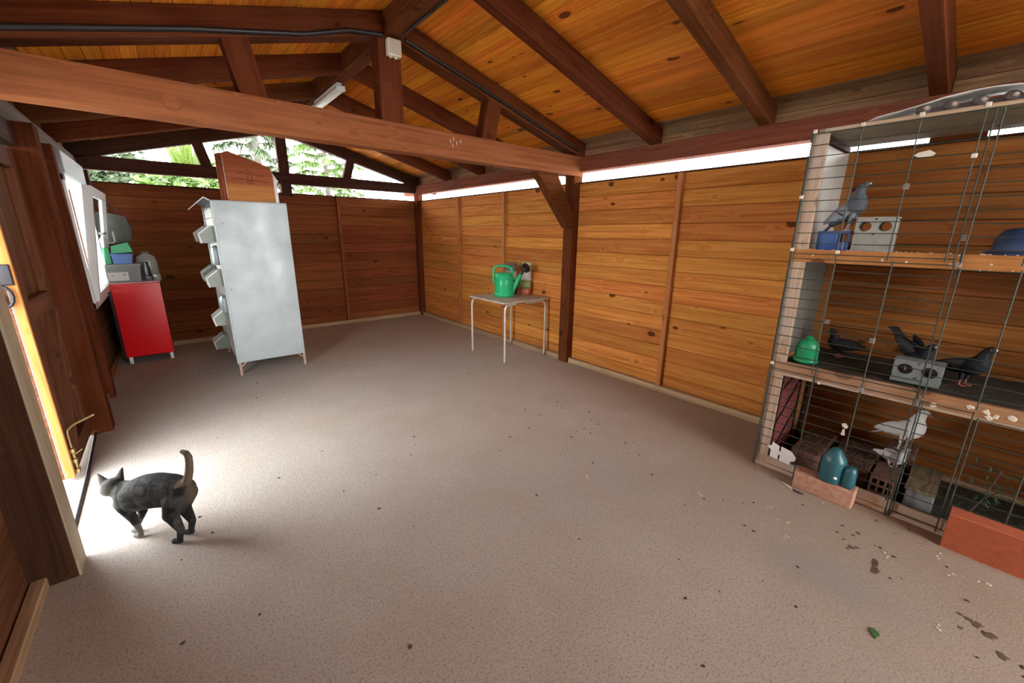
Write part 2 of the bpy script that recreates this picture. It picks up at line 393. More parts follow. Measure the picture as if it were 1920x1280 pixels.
    def cap(s, p0, p1, r0, r1, n=12):
        """tapered capsule"""
        p0, p1 = Vector(p0), Vector(p1); t = (p1-p0).normalized(); pts = []; rs = []
        for a in (80, 60, 40, 20): pts.append(p0 - t*r0*math.sin(math.radians(a))); rs.append(r0*math.cos(math.radians(a)))
        pts.append(p0); rs.append(r0); pts.append(p1); rs.append(r1)
        for a in (20, 40, 60, 80): pts.append(p1 + t*r1*math.sin(math.radians(a))); rs.append(r1*math.cos(math.radians(a)))
        return s.tube(pts, rs, n)
    def prism(s, poly, axis, a, b):
        """extrude a polygon given in the two other axes (order xyz) from a to b along axis"""
        def P(p, t):
            q = list(p); q.insert(axis, t); return Vector(q)
        n = len(poly); vs = [P(p, a) for p in poly] + [P(p, b) for p in poly]
        fs = [tuple(range(n)), tuple(reversed(range(n, 2*n)))] + [(i, i+n, (i+1) % n+n, (i+1) % n) for i in range(n)]
        return s.add(vs, fs)
    def xform(s, M): s.v = [M @ v for v in s.v]; return s
    def mesh(s, name, off=Vector((0, 0, 0))):
        me = bpy.data.meshes.new(name); me.from_pydata([tuple(v-off) for v in s.v], [], s.f)
        for p, q in zip(me.polygons, s.sm): p.use_smooth = q
        bm = bmesh.new(); bm.from_mesh(me); bmesh.ops.recalc_face_normals(bm, faces=bm.faces[:]); bm.to_mesh(me); bm.free()
        me.update(); return me
    def build(s, name, mat, parent=None, recentre=True):
        lo = Vector([min(v[i] for v in s.v) for i in range(3)]); hi = Vector([max(v[i] for v in s.v) for i in range(3)])
        org = Vector(((lo.x+hi.x)/2, (lo.y+hi.y)/2, lo.z)) if recentre else Vector((0, 0, 0))
        me = s.mesh(name, org); me.materials.append(mat)
        o = bpy.data.objects.new(name, me); COL.objects.link(o)
        if parent is not None:
            o.parent = parent; o.location = org - wloc(parent)
        else: o.location = org
        return o

def wloc(o):
    l = Vector(o.location)
    while o.parent is not None: o = o.parent; l = l + Vector(o.location)
    return l
def thing(name, label, cat, loc, group=None):
    o = bpy.data.objects.new(name, None); COL.objects.link(o); o.location = loc; o.empty_display_size = .1
    return tag(o, label, cat, group)
def tag(o, label, cat, group=None):
    o['label'] = label; o['category'] = cat
    if group: o['group'] = group
    return o
def struct(o): o['kind'] = 'structure'; return o
def stuff(o): o['kind'] = 'stuff'; return o

# beam part whose grain runs along its own X
def timber(name, p0, p1, w, h, mat, parent=None, up=(0, 0, 1), ch=0.004):
    """p0,p1 axis; w = width across, h = height along up. Chamfered, local X along the length."""
    p0, p1 = Vector(p0), Vector(p1); x = (p1-p0); L = x.length; x.normalize(); upv = Vector(up)
    y = upv.cross(x).normalized(); z = x.cross(y)
    key = (round(L, 3), round(w, 4), round(h, 4), ch)
    me = TIMB.get((key, mat.name))
    if me is None:
        b = MB(); sec = [(-w/2+ch, -h/2), (w/2-ch, -h/2), (w/2, -h/2+ch), (w/2, h/2-ch), (w/2-ch, h/2), (-w/2+ch, h/2), (-w/2, h/2-ch), (-w/2, -h/2+ch)]
        b.prism(sec, 0, -L/2, L/2); me = b.mesh(name); me.materials.append(mat); TIMB[(key, mat.name)] = me
    o = bpy.data.objects.new(name, me); COL.objects.link(o)
    c = (p0+p1)/2
    Mx = Matrix(((x.x, y.x, z.x, c.x), (x.y, y.y, z.y, c.y), (x.z, y.z, z.z, c.z), (0, 0, 0, 1)))
    if parent is not None:
        o.parent = parent; Mx = Matrix.Translation(-wloc(parent)) @ Mx
    o.matrix_basis = Mx
    return o
TIMB = {}

XL, XR, YB, YF, XC = -0.70, 3.70, 7.22, -2.60, 1.52
ZW = 2.10                                   # top of siding
def zroof(x): return 3.11 - 0.27*abs(x-XC)

# ------------------------------------------------------------------ floor and ground
fl = struct(MB().box((XL-.12, YF-.1, -.14), (XR+.14, YB+.14, -.012)).build('floor', CONC, recentre=False))
for a, b in ((YF-.1, 3.385), (3.391, YB+.14)):
    MB().box((XL-.06, a, -.012), (XR+.14, b, 0.0)).build('floor_slab', CONC, fl, recentre=False)
gr = MB()
gr.box((-30, -30, -.3), (40, 45, -.15))
struct(gr.build('ground', GROUND, recentre=False))
struct(MB().box((XL-1.9, 1.6, -.15), (XL-.12, 5.6, -.012)).build('trim_1', GROUND))   # doorstep apron outside the door

# ------------------------------------------------------------------ walls
def siding(wall, axis, plane, inward, spans, mat, n=14, z0=0.02, z1=ZW, zskip=None):
    """horizontal planks between stations; axis = direction along the wall"""
    h = (z1-z0)/n
    for (a, b) in spans:
        for k in range(n):
            if zskip and zskip(a, b, z0+h*(k+.5)): continue
            zc = z0 + h*(k+.5)
            if axis == 1: p0, p1 = (plane - inward*.009, a, zc), (plane - inward*.009, b, zc)
            else: p0, p1 = (a, plane - inward*.009, zc), (b, plane - inward*.009, zc)
            timber('plank', p0, p1, 0.018, h-0.0022, mat, wall, ch=0.005)

# right wall
wr = MB().box((XR+.018, YF-.1, -.1), (XR+.05, YB+.1, ZW)).build('wall_right', DARKBEAM, recentre=False); struct(wr)
posts_r = [3.34, 7.15]
siding(wr, 1, XR, -1, [(-2.6, -1.63), (.82, 2.05), (2.05, 3.34), (3.34, 4.62), (4.62, 5.79), (5.79, 7.2)], PINE)
siding(wr, 1, XR, -1, [(-1.63, -.4), (-.4, .82)], PINE_DIRTY_SHADED)
for y in (-1.63, -.4, .82, 2.05, 4.62, 5.79):
    timber('batten', (XR-.022, y, .05), (XR-.022, y, ZW-.005), 0.05, 0.044, BATTEN, wr, up=(1, 0, 0))
timber('sill', (XR-.035, YF, .03), (XR-.035, 3.27, .03), 0.05, 0.06, SILLW, wr)
timber('sill', (XR-.035, 3.41, .03), (XR-.035, 7.08, .03), 0.05, 0.06, SILLW, wr)
timber('cap_rail', (XR+.012, YF, ZW+.004), (XR+.012, YB, ZW+.004), 0.07, 0.012, DARKBEAM, wr)
timber('wall_plate', (XR+.035, YF-.5, 2.295), (XR+.035, YB+.5, 2.295), 0.13, 0.15, PLATEW, wr)
timber('slot_board', (XR+.045, .23, 2.165), (XR+.045, .47, 2.165), 0.02, 0.12, BEAM, wr)
timber('post', (XR-.03, 3.34, 0), (XR-.03, 3.34, 2.22), 0.14, 0.14, BEAM, wr, up=(1, 0, 0))
timber('post', (XR-.02, 7.15, 0), (XR-.02, 7.15, 2.22), 0.12, 0.12, BEAM, wr, up=(1, 0, 0))
timber('post', (XR-.03, -.62, 0), (XR-.03, -.62, 2.22), 0.14, 0.14, BEAM, wr, up=(1, 0, 0))

# back wall
wb = MB().box((XL-.1, YB+.018, -.1), (XR+.1, YB+.05, ZW)).build('wall_back', DARKBEAM, recentre=False); struct(wb)
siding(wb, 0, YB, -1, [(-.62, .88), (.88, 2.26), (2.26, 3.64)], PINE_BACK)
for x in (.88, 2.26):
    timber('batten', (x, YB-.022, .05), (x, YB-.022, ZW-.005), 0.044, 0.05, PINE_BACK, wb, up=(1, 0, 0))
timber('sill', (-.62, YB-.035, .03), (3.62, YB-.035, .03), 0.05, 0.06, SILLW, wb)
timber('cap_rail', (XL, YB+.012, ZW+.004), (XR, YB+.012, ZW+.004), 0.07, 0.012, DARKBEAM, wb)
timber('gable_beam', (XL, YB+.05, 2.32), (XR, YB+.05, 2.32), 0.10, 0.16, DARKBEAM, wb)
timber('king_post', (1.535, YB+.05, 2.40), (1.535, YB+.05, 3.02), 0.14, 0.08, DARKBEAM, wb, up=(0, 1, 0))
timber('post', (1.53, YB+.045, 2.06), (1.53, YB+.045, 2.24), 0.14, 0.14, DARKBEAM, wb, up=(0, 1, 0))
timber('strut', (.59, YB+.05, 2.38), (.50, YB+.05, 2.78), 0.125, 0.08, DARKBEAM, wb, up=(0, 1, 0))
timber('strut', (2.45, YB+.05, 2.38), (2.57, YB+.05, 2.76), 0.125, 0.08, DARKBEAM, wb, up=(0, 1, 0))
for sgn in (-1, 1):
    timber('gable_rafter', (XC+sgn*2.6, YB+.05, zroof(XC+2.6)-.085), (XC, YB+.05, zroof(XC)-.085), 0.10, 0.16, DARKBEAM, wb)
timber('corner_post', (XL+.06, 7.15, 0), (XL+.06, 7.15, 2.22), 0.12, 0.12, DARKBEAM, wb, up=(1, 0, 0))

# left wall (door opening y 2.56..4.29, window y 5.42..6.76)
wl = MB()
wl.box((XL-.05, YF-.1, -.1), (XL-.02, 2.50, ZW)); wl.box((XL-.05, 4.35, -.1), (XL-.02, 5.42, ZW))
wl.box((XL-.05, 6.76, -.1), (XL-.02, YB+.05, ZW)); wl.box((XL-.05, 5.42, -.1), (XL-.02, 6.76, .82))
wl = struct(wl.build('wall_left', DARKBEAM, recentre=False))
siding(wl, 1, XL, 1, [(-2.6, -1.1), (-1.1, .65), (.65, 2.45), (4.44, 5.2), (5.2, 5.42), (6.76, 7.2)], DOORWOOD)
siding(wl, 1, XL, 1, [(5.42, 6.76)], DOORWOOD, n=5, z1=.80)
timber('header', (XL+.0, 2.5, 2.14), (XL+.0, 4.36, 2.14), 0.10, 0.15, DARKBEAM, wl)
timber('wall_plate', (XL-.035, YF-.5, 2.295), (XL-.035, YB+.5, 2.295), 0.13, 0.15, HAZEW, wl)
timber('upper_board', (XL+.02, 4.4, 2.16), (XL+.02, 7.1, 2.16), 0.03, 0.12, HAZEW, wl)
timber('post', (-.632, 2.525, 0), (-.632, 2.525, 2.22), 0.160, 0.15, JAMBW, wl, up=(0, 1, 0))
timber('post_lit_face', (-.548, 2.525, 0), (-.548, 2.525, 2.22), 0.008, 0.146, DUSTLITW, wl, up=(0, 1, 0), ch=.002)  # pale strip added for the light on the post's dusty inner side
timber('post', (-.635, 4.36, 0), (-.635, 4.36, 2.22), 0.15, 0.15, BEAM, wl, up=(1, 0, 0))
timber('post', (-.655, 5.25, 0), (-.655, 5.25, 2.22), 0.10, 0.11, BEAM, wl, up=(0, 1, 0))
timber('post', (XL+.07, -.62, 0), (XL+.07, -.62, 2.22), 0.14, 0.14, BEAM, wl, up=(1, 0, 0))
timber('sill', (XL+.03, YF, .025), (XL+.03, 2.45, .025), 0.05, 0.05, SILLW, wl)
timber('sill', (XL+.03, 4.44, .025), (XL+.03, 7.08, .025), 0.05, 0.05, SILLW, wl)
for y in (-1.1, .65):
    timber('batten', (XL+.018, y, .05), (XL+.018, y, ZW-.005), 0.05, 0.036, BATTEN, wl, up=(1, 0, 0))
th = MB(); th.tube([(-.615, 2.56, .009), (-.63, 3.5, .009), (-.66, 4.30, .009)], 0.009, 6)
struct(th.build('trim_2', BLACKM))

# rear wall behind the camera: unseen; open gable and wide doorway put in for fill light
wf = MB(); wf.box((XL-.1, YF-.05, -.1), (1.7, YF-.02, ZW)); wf.box((3.3, YF-.05, -.1), (XR+.1, YF-.02, ZW))
wf = struct(wf.build('wall_rear', DARKBEAM, recentre=False))
siding(wf, 0, YF, 1, [(-.7, 1.7), (3.3, 3.7)], PINE)
timber('gable_beam', (XL, YF-.02, 2.32), (XR, YF-.02, 2.32), 0.10, 0.16, BEAM, wf)
for x in (1.7, 3.3): timber('post', (x, YF, 0), (x, YF, 2.24), 0.12, 0.12, BEAM, wf, up=(1, 0, 0))

# ------------------------------------------------------------------ ceiling: planks, rafters, ridge beam
sl = math.sqrt(1+.27**2)
ce = MB()
for sgn in (-1, 1):
    x0, x1 = XC, XC+sgn*2.85
    ce.add([(x0, YF-.6, zroof(x0)+.026), (x1, YF-.6, zroof(x1)+.026), (x1, YB+.6, zroof(x1)+.026), (x0, YB+.6, zroof(x0)+.026),
            (x0, YF-.6, zroof(x0)+.06), (x1, YF-.6, zroof(x1)+.06), (x1, YB+.6, zroof(x1)+.06), (x0, YB+.6, zroof(x0)+.06)],
           [(0,3,2,1),(4,5,6,7),(0,1,5,4),(1,2,6,5),(2,3,7,6),(3,0,4,7)])
ce = struct(ce.build('ceiling', DARKBEAM, recentre=False))
bw = 0.095
nb = 24
random.seed(11)
for sgn in (-1, 1):
    nrm = Vector((sgn*.27, 0, 1)).normalized()
    for k in range(nb):
        d = bw*(k+.5)
        if d > 2.38: break
        x = XC + sgn*d/sl; z = zroof(x)
        old = k >= 23 or (sgn < 0 and k >= 22)
        cuts = [YF-.5] + sorted(random.sample([-1.4, -.47, .47, 1.41, 2.36, 3.32, 4.24, 5.18, 6.12], 3 if not old else 2)) + [YB+.5]
        for a, b in zip(cuts[:-1], cuts[1:]):
            c = Vector((x, 0, z)) + nrm*0.010
            timber('plank', (c.x, a, c.z), (c.x, b, c.z), bw-(.0022 if not old else .009), 0.019, CEIL_OLD if old else CEIL, ce, up=tuple(nrm), ch=0.004)
# outer eave boards
for sgn in (-1, 1):
    nrm = Vector((sgn*.27, 0, 1)).normalized()
    for k in range(24, 29):
        d = bw*(k+.5); x = XC + sgn*d/sl; c = Vector((x, 0, zroof(x))) + nrm*.01
        timber('plank', (c.x, YF-.5, c.z), (c.x, YB+.5, c.z), bw-.009, .019, CEIL_OLD, ce, up=tuple(nrm), ch=.004)
timber('ridge_beam', (XC, YF-.5, 3.015), (XC, YB, 3.015), 0.12, 0.155, BEAM, ce)
for y in (-1.41, -.47, .47, 1.41, 2.36, 4.24, 5.18, 6.12):
    for sgn in (-1, 1):
        x0, x1 = XC+sgn*.06, XC+sgn*2.45
        timber('rafter', (x1, y, zroof(x1)-.079), (x0, y, zroof(x0)-.079), 0.085, 0.155, BEAM, ce)

ys_ = [YF, -1.41, -.47, .47, 1.41, 2.36, 3.32, 4.24, 5.18, 6.12, YB]
for a, b in zip(ys_[:-1], ys_[1:]):
    for z in (2.408, 2.484):
        timber('blocking_board', (XR+.045, a+.045, z), (XR+.045, b-.045, z), .02, .074, CEIL_OLD, ce)
        timber('blocking_board', (XL-.045, a+.045, z), (XL-.045, b-.045, z), .02, .074, CEIL_OLD, ce)
MB().box((XR+.056, YF-.1, 2.36), (XR+.066, YB+.1, 2.53)).build('blocking_backing', DARKBEAM, ce); MB().box((XL-.066, YF-.1, 2.36), (XL-.056, YB+.1, 2.53)).build('blocking_backing', DARKBEAM, ce)
# roof truss at y 3.25..3.39
t = thing('roof_truss', 'heavy red-brown timber roof truss crossing the whole room under the ridge', 'roof truss', (XC, 3.32, 2.17))
timber('tie_beam', (XL-.05, 3.32, 2.273), (XR+.02, 3.32, 2.273), 0.14, 0.205, TIE, t)
timber('king_post', (1.497, 3.32, 2.375), (1.497, 3.32, 2.955), 0.175, 0.14, BEAM, t, up=(0, 1, 0))
for sgn in (-1, 1):
    x0, x1 = XC+sgn*.0, XC+sgn*2.30
    timber('top_chord', (x1, 3.32, zroof(x1)-.079), (x0, 3.32, zroof(x0)-.079), 0.14, 0.155, BEAM, t)
timber('strut', (.580, 3.32, 2.36), (.495, 3.32, 2.76), 0.15, 0.12, BEAM, t, up=(0, 1, 0))
timber('strut', (2.415, 3.32, 2.36), (2.505, 3.32, 2.76), 0.15, 0.12, BEAM, t, up=(0, 1, 0))
br = MB(); br.prism([(3.03, 2.175), (3.33, 2.175), (3.60, 1.78), (3.60, 1.62), (3.53, 1.62)], 1, 3.27, 3.37)
br.build('knee_brace', BEAM, t)
cb = MB(); cb.tube([(1.44, 3.235, 2.93), (1.2, 3.235, 2.895), (.9, 3.235, 2.79), (.3, 3.235, 2.655), (-.6, 3.235, 2.42)], 0.016, 6)
cb.build('cable', BLACK, t)
cb = MB(); cb.tube([(1.62, 3.235, 2.945), (2.2, 3.235, 2.80), (2.9, 3.235, 2.61), (3.6, 3.235, 2.425)], 0.014, 6)
cb.build('cable', BLACK, t)
cb = MB(); cb.tube([(1.55, 3.12, 2.925), (1.56, 2.4, 2.93), (1.57, 1.2, 2.93), (1.57, -1, 2.93)], 0.009, 6); cb.build('cable', BLACK, t)

# junction box
j = thing('junction_box', 'small cream junction box screwed to the front of the king post', 'junction box', (1.515, 3.245, 2.80))
MB().cbox((1.463, 3.192, 2.805), (1.567, 3.248, 2.915), .012).build('box_body', CREAM, j)
MB().cbox((1.471, 3.184, 2.813), (1.559, 3.194, 2.907), .004).build('lid', plain('aged_cream', (.55, .48, .37), .5), j)
for x in (1.49, 1.53): MB().lathe([(.010, 0), (.010, .012)], (x, 3.22, 2.793), 10).build('cable_gland', CREAM, j)

# strip lamp under the ridge
L = thing('strip_lamp', 'white fluorescent strip lamp hanging under the ridge beam', 'lamp', (1.52, 4.85, 2.86))
MB().cbox((1.495, 4.46, 2.895), (1.545, 5.25, 2.935), .006).build('housing', WHITEP, L)
MB().cbox((1.482, 4.44, 2.860), (1.558, 5.27, 2.898), .016).build('diffuser', TUBEM, L)
for y in (4.435, 5.275): MB().cbox((1.478, y-.012, 2.857), (1.562, y+.012, 2.902), .008).build('end_cap', WHITEP, L)

# ------------------------------------------------------------------ door leaf (door_1)
D = MB().box((-0.742, 3.50, .03), (-0.722, 4.28, 2.05)).build('door_1', DOORWOOD); struct(D)
for k in range(6):
    a = 3.50 + k*.13
    timber('plank', (-0.732, a+.065, .03), (-0.732, a+.065, 2.05), 0.129, 0.022, DOORWOOD, D, up=(1, 0, 0))
timber('edge_batten', (-0.694, 3.508, .03), (-0.694, 3.508, 2.05), 0.02, 0.040, DOOREDGE, D, up=(1, 0, 0))
timber('edge_strip', (-0.734, 3.509, .03), (-0.734, 3.509, 2.05), 0.016, 0.040, PALESTRIP, D, up=(1, 0, 0))
timber('stile', (-0.700, 3.575, .03), (-0.700, 3.575, 2.05), 0.11, 0.045, DOORWOOD, D, up=(1, 0, 0))
timber('stile', (-0.700, 4.225, .03), (-0.700, 4.225, 2.05), 0.11, 0.045, DOORWOOD, D, up=(1, 0, 0))
for z in (.10, 1.08, 1.98): timber('rail', (-0.698, 3.63, z), (-0.698, 4.17, z), 0.05, 0.12, DOORWOOD, D)
timber('brace', (-0.699, 3.66, .17), (-0.699, 4.14, 1.0), 0.045, 0.09, DOORWOOD, D, up=(1, 0, 0)).rotation_mode
hp = MB(); hp.cbox((-0.765, 3.488, 1.245), (-0.685, 3.500, 1.36), .006); hp.cbox((-0.765, 3.488, 1.24), (-0.758, 3.60, 1.36), .003); hp.build('latch_plate', BLACKM, D)
hp = MB(); hp.cbox((-0.765, 3.488, 1.49), (-0.698, 3.500, 1.60), .010); hp.build('latch_plate', BLACKM, D)
rg = MB(); rg.tube([(-0.730+.030*math.cos(a*PI/6), 3.478, 1.185+.055*math.sin(a*PI/6)) for a in range(12)], .008, 8, closed=True); rg.build('padlock_ring', BLACKM, D)
MB().ell((-0.742, 3.476, 1.165), (.014, .010, .038)).build('padlock', BRASS, D)
bt = MB(); bt.tube([(-0.670, 3.56, .04), (-0.670, 3.56, .20)], .010, 8); bt.tube([(-0.670, 3.56, .20), (-0.670, 3.56, .30), (-0.668, 3.565, .325), (-0.640, 3.60, .345), (-0.550, 3.66, .365)], .007, 8)
for z in (.05, .12, .19): bt.cbox((-0.685, 3.538, z-.014), (-0.657, 3.582, z+.014), .004)
bt.tube([(-0.670, 3.56, .155), (-0.630, 3.585, .175)], .005, 6)
bt.build('drop_bolt', BRASS, D)

# ------------------------------------------------------------------ window_1
SHUT = plain('shutter_grey', (.36, .40, .43), .5)
W = MB()
x0, x1 = -.72, -.60
for a, b in (((x0, 5.42, .82), (x1, 6.76, .88)), ((x0, 5.42, 1.96), (x1, 6.76, 2.02)), ((x0, 5.42, .82), (x1, 5.48, 2.02)), ((x0, 6.70, .82), (x1, 6.76, 2.02))):
    W.cbox(a, b, .005)
W = struct(W.build('window_1', WHITEP))
MB().cbox((-.72, 5.42, 2.02), (-.585, 6.76, 2.215), .012).build('shutter_box', SHUT, W)
# sash tilted inwards at the top
A = math.atan2(.125, 1.03)
def sash_pt(u, y, off=0): return (-.605 + u*math.sin(A) + off*math.cos(A), y, .885 + u*math.cos(A) - off*math.sin(A))
def sash_bar(y0, y1, u0, u1, t0=-.03, t1=.03):
    vs = [sash_pt(u, y, o) for o in (t0, t1) for y, u in ((y0, u0), (y1, u0), (y1, u1), (y0, u1))]
    return vs
sb = MB()
for (a, b, c, d) in ((5.47, 6.71, 0, .075), (5.47, 6.71, .985, 1.06), (5.47, 5.545, .075, .985), (6.635, 6.71, .075, .985)):
    sb.add(sash_bar(a, b, c, d), [(0,3,2,1),(4,5,6,7),(0,1,5,4),(1,2,6,5),(2,3,7,6),(3,0,4,7)])
sash = sb.build('sash', WHITEP, W)
sb = MB(); sb.add(sash_bar(5.54, 6.64, .07, .99, -.004, .004), [(0,3,2,1),(4,5,6,7),(0,1,5,4),(1,2,6,5),(2,3,7,6),(3,0,4,7)]); sb.build('pane', glassm, sash)
hd = MB(); p = Vector(sash_pt(.52, 6.672, .03)); hd.tube([p, p+Vector((.04, 0, 0)), p+Vector((.055, 0, .02)), p+Vector((.055, 0, .13))], .010, 8); hd.build('handle', WHITEP, sash)

# ------------------------------------------------------------------ metal breeding cage (galvanised cabinet)
t = thing('metal_breeding_cage', 'tall galvanised sheet-metal breeding cage with feed hoppers on one side', 'cage', (.74, 5.6, 0))
X0, X1, Y0, Y1, Z0, Z1 = .405, 1.075, 5.165, 6.35, .145, 1.835
b = MB(); b.cbox((X0, Y0, Z0), (X1, Y0+.012, Z1), .004); b.build('side_panel', GALV, t)
b = MB(); b.cbox((X0, Y1-.012, Z0), (X1, Y1, Z1), .004); b.build('side_panel', GALV, t)
b = MB(); b.box((X1-.010, Y0+.012, Z0), (X1, Y1-.012, Z1)); b.build('back_panel', GALV, t)
b = MB(); b.cbox((X0, Y0, Z1), (X1, Y1, Z1+.008), .003); b.build('top_panel', GALV, t)
fl_ = MB(); fl_.prism([(X0-.005, Z1+.006), (X0-.06, Z1+.035), (X0-.145, Z1-.045), (X0-.148, Z1-.055), (X0-.06, Z1+.022), (X0-.005, Z1-.004)], 1, Y0+.005, Y1-.01)
fl_.build('top_flap', GALV, t)
for z in (.165, .565, .985, 1.405):
    b = MB(); b.box((X0+.01, Y0+.012, z), (X1-.01, Y1-.012, z+.015)); b.build('shelf', GALV, t)
g = MB()
for i in range(24):
    y = Y0+.03+i*(Y1-Y0-.06)/23
    g.tube([(X0+.006, y, Z0+.02), (X0+.006, y, Z1-.01)], .0022, 4, caps=False)
for z in (.16, .30, .42, .56, .70, .84, .98, 1.12, 1.26, 1.40, 1.54, 1.68, 1.82):
    g.tube([(X0+.004, Y0, z), (X0+.004, Y1, z)], .0028, 4, caps=False)
g.build('wire_front', STEEL, t)
for y in (Y0+.01, Y1-.01): MB().cbox((X0-.012, y-.012, Z0-.01), (X0+.008, y+.018, Z1), .003).build('corner_angle', GALV, t)
def hopper(y, z):
    """feed hopper: sloping wedge of bent sheet hooked on the cage front"""
    pr = [(X0+.00, z+.165), (X0-.045, z+.165), (X0-.145, z+.085), (X0-.130, z-.005), (X0-.02, z-.005), (X0+.00, z+.01)]
    b = MB(); b.prism(pr, 1, y, y+.20); o = b.build('feed_hopper', GREYH, t)
    for yy in (y-.004, y+.196):
        c = MB(); c.prism([(X0-.045, z+.172), (X0-.152, z+.087), (X0-.136, z-.010), (X0-.124, z-.004), (X0-.138, z+.083), (X0-.044, z+.158)], 1, yy, yy+.008)
        c.build('rim', WHITEP, o)
GREYH = plain('hopper_zinc', (.30, .33, .30), .5, metal=.3, noise=.3, nscale=20)
for z in (.985, 1.43): hopper(5.23, z); hopper(5.93, z)
hopper(5.30, .56); hopper(5.95, .15)
for z in (.70, 1.22):
    c = MB(); c.lathe([(.05, 0), (.062, .02), (.062, .16), (.05, .18), (.012, .20)], (X0-.02, 5.33, z-.02), 14, sx=.7); c.build('nest_cup', GALV, t)
for (x, y) in ((X0+.012, Y0+.012), (X1-.012, Y0+.012), (X0+.012, Y1-.012), (X1-.012, Y1-.012)):
    b = MB(); b.beam((x, y, 0), (x, y, Z0+.03), .022, .022, up=(0, 1, 0))
    sx = 1 if x < .7 else -1
    b.beam((x, y, Z0-.06), (x+sx*.07, y, Z0+.01), .012, .006, up=(0, 1, 0)); b.build('leg', RUSTLEG, t)
for (x, y, z) in ((.47, 5.16, 1.62), (.98, 5.16, 1.60), (.98, 5.16, .95), (.45, 5.16, .95)):
    bm_ = MB(); bm_.ell((x, y+.003, z), (.008, .004, .008), 8, 5); bm_.build('rivet', STEEL, t)

# wooden nest boards leaning on top of the cage
def board_thing(name, label, x0, y0, mat, poly, th_, tilt=0):
    b = MB(); b.prism(poly, 1, 0, th_)
    M_ = Matrix.Translation((x0, y0, Z1+.008)) @ Euler((tilt, 0, 0)).to_matrix().to_4x4(); b.xform(M_)
    o = b.build(name, mat); return o
P_front = [(0, 0), (.425, 0), (.425, .30), (.40, .36), (.05, .475), (.0, .455)]
zb = Z1+.008
o = tag(board_thing('wooden_board', '', .558, 5.20, NESTW, P_front, .018), 'orange-brown board with faint bird drawing, frontmost on top of the metal cage', 'board', 'boards on the metal cage')
lw = MB(); lw.box((.5585, 5.1975, zb+.001), (.9825, 5.1995, zb+.165)); lw.build('lower_strip', wood('nest_board_light', (0.54, 0.225, 0.08), (0.44, 0.16, 0.055), knots=0.1, vary=0.05), o)
lw = MB(); lw.box((.554, 5.199, zb+.02), (.5575, 5.217, zb+.44)); lw.build('pale_edge', CREAM, o)
dr = MB()
def stroke(pts, r=.0035): dr.tube([(x+.558, 5.1985, z+zb) for x, z in pts], r, 5)
stroke([(.10, .275), (.16, .282), (.20, .270), (.235, .275), (.29, .262), (.33, .268)]); stroke([(.325, .25), (.338, .268), (.325, .285)])
stroke([(.06, .215), (.12, .222), (.20, .212), (.26, .216), (.34, .205), (.38, .200)])
stroke([(.185, .295), (.200, .315), (.215, .295)]); stroke([(.175, .195), (.20, .178), (.225, .178), (.25, .195)]); stroke([(.20, .26), (.19, .23), (.21, .195)]); stroke([(.225, .26), (.235, .23), (.215, .195)])
dr.build('bird_drawing', plain('drawing_brown', (.14, .045, .03), .8), o)
P_b2 = [(0, 0), (.42, 0), (.42, .29), (.395, .35), (.045, .462), (0, .445)]
for dx, dy, lab in ((-.030, .035, 'red-brown board leaning directly behind the board with the bird drawing'), (-.055, .07, 'pale-edged brown board, rearmost of the boards on the metal cage')):
    tag(board_thing('wooden_board', '', .558+dx, 5.20+dy, NESTD, P_b2, .016), lab, 'board', 'boards on the metal cage')
b = MB(); b.prism([(.985, zb), (1.02, zb), (1.018, zb+.20), (1.035, zb+.225), (1.022, zb+.245), (.99, zb+.30), (.975, zb+.345), (.972, zb+.26)], 1, 5.225, 5.233)
tag(b.build('sheet_metal_strip', WHITEP), 'narrow bent grey metal strip beside the wooden boards on the cage top', 'metal strip')

# ------------------------------------------------------------------ red cabinet and clutter
t = thing('red_cabinet', 'low cabinet with glossy red door on short pale legs in the far corner', 'cabinet', (-.36, 6.65, 0))
b = MB(); b.cbox((-.60, 6.452, .075), (-.135, 6.86, .945), .004); b.build('carcass', BLACK, t)  # black and widened left: the dark gap's shade put into its shape
b = MB(); b.cbox((-.572, 6.430, .082), (-.135, 6.450, .945), .005); b.build('door', RED, t)
b = MB(); b.cbox((-.60, 6.436, .945), (-.128, 6.87, .962), .004); b.build('worktop', plain('reddish_top', (.62, .34, .34), .4), t)
for (x, y) in ((-.54, 6.45), (-.165, 6.45), (-.54, 6.84), (-.165, 6.84)):
    b = MB(); b.lathe([(.024, 0), (.024, .078)], (x, y, 0), 4, rot=(0, 0, PI/4)); b.build('leg', WHITEP, t)
zc = .962
t = thing('storage_box', 'clear plastic storage box with white label on the red cabinet', 'storage box', (-.42, 6.56, zc))
b = MB(); b.prism([(-.575, zc+.004), (-.295, zc+.004), (-.283, zc+.185), (-.588, zc+.185)], 1, 6.47, 6.68); b.build('tub', CLEAR, t)
b = MB(); b.cbox((-.60, 6.46, zc+.185), (-.273, 6.69, zc+.205), .006); b.build('lid', MILKY, t)
b = MB(); b.box((-.570, 6.466, zc+.02), (-.395, 6.4695, zc+.115)); lb = b.build('label_card', PAPER, t)
b = MB(); b.ell((-.53, 6.464, zc+.075), (.010, .002, .006)); b.build('mark', GREYP, lb); b = MB(); b.ell((-.43, 6.464, zc+.085), (.016, .002, .008)); b.build('mark', GREYP, lb)
b = MB(); b.cbox((-.56, 6.50, zc+.010), (-.42, 6.66, zc+.14), .02); b.cbox((-.40, 6.50, zc+.010), (-.31, 6.66, zc+.075), .02); b.build('contents', plain('box_contents', (.45, .30, .22), .7, noise=.6, nscale=20), t)
t = thing('blue_tub', 'small blue plastic tub between the clear box and the green box', 'tub', (-.42, 6.56, zc+.205))
b = MB(); b.prism([(-.50, zc+.207), (-.345, zc+.207), (-.325, zc+.318), (-.505, zc+.318)], 1, 6.49, 6.66); b.build('tub', LBLUE, t)
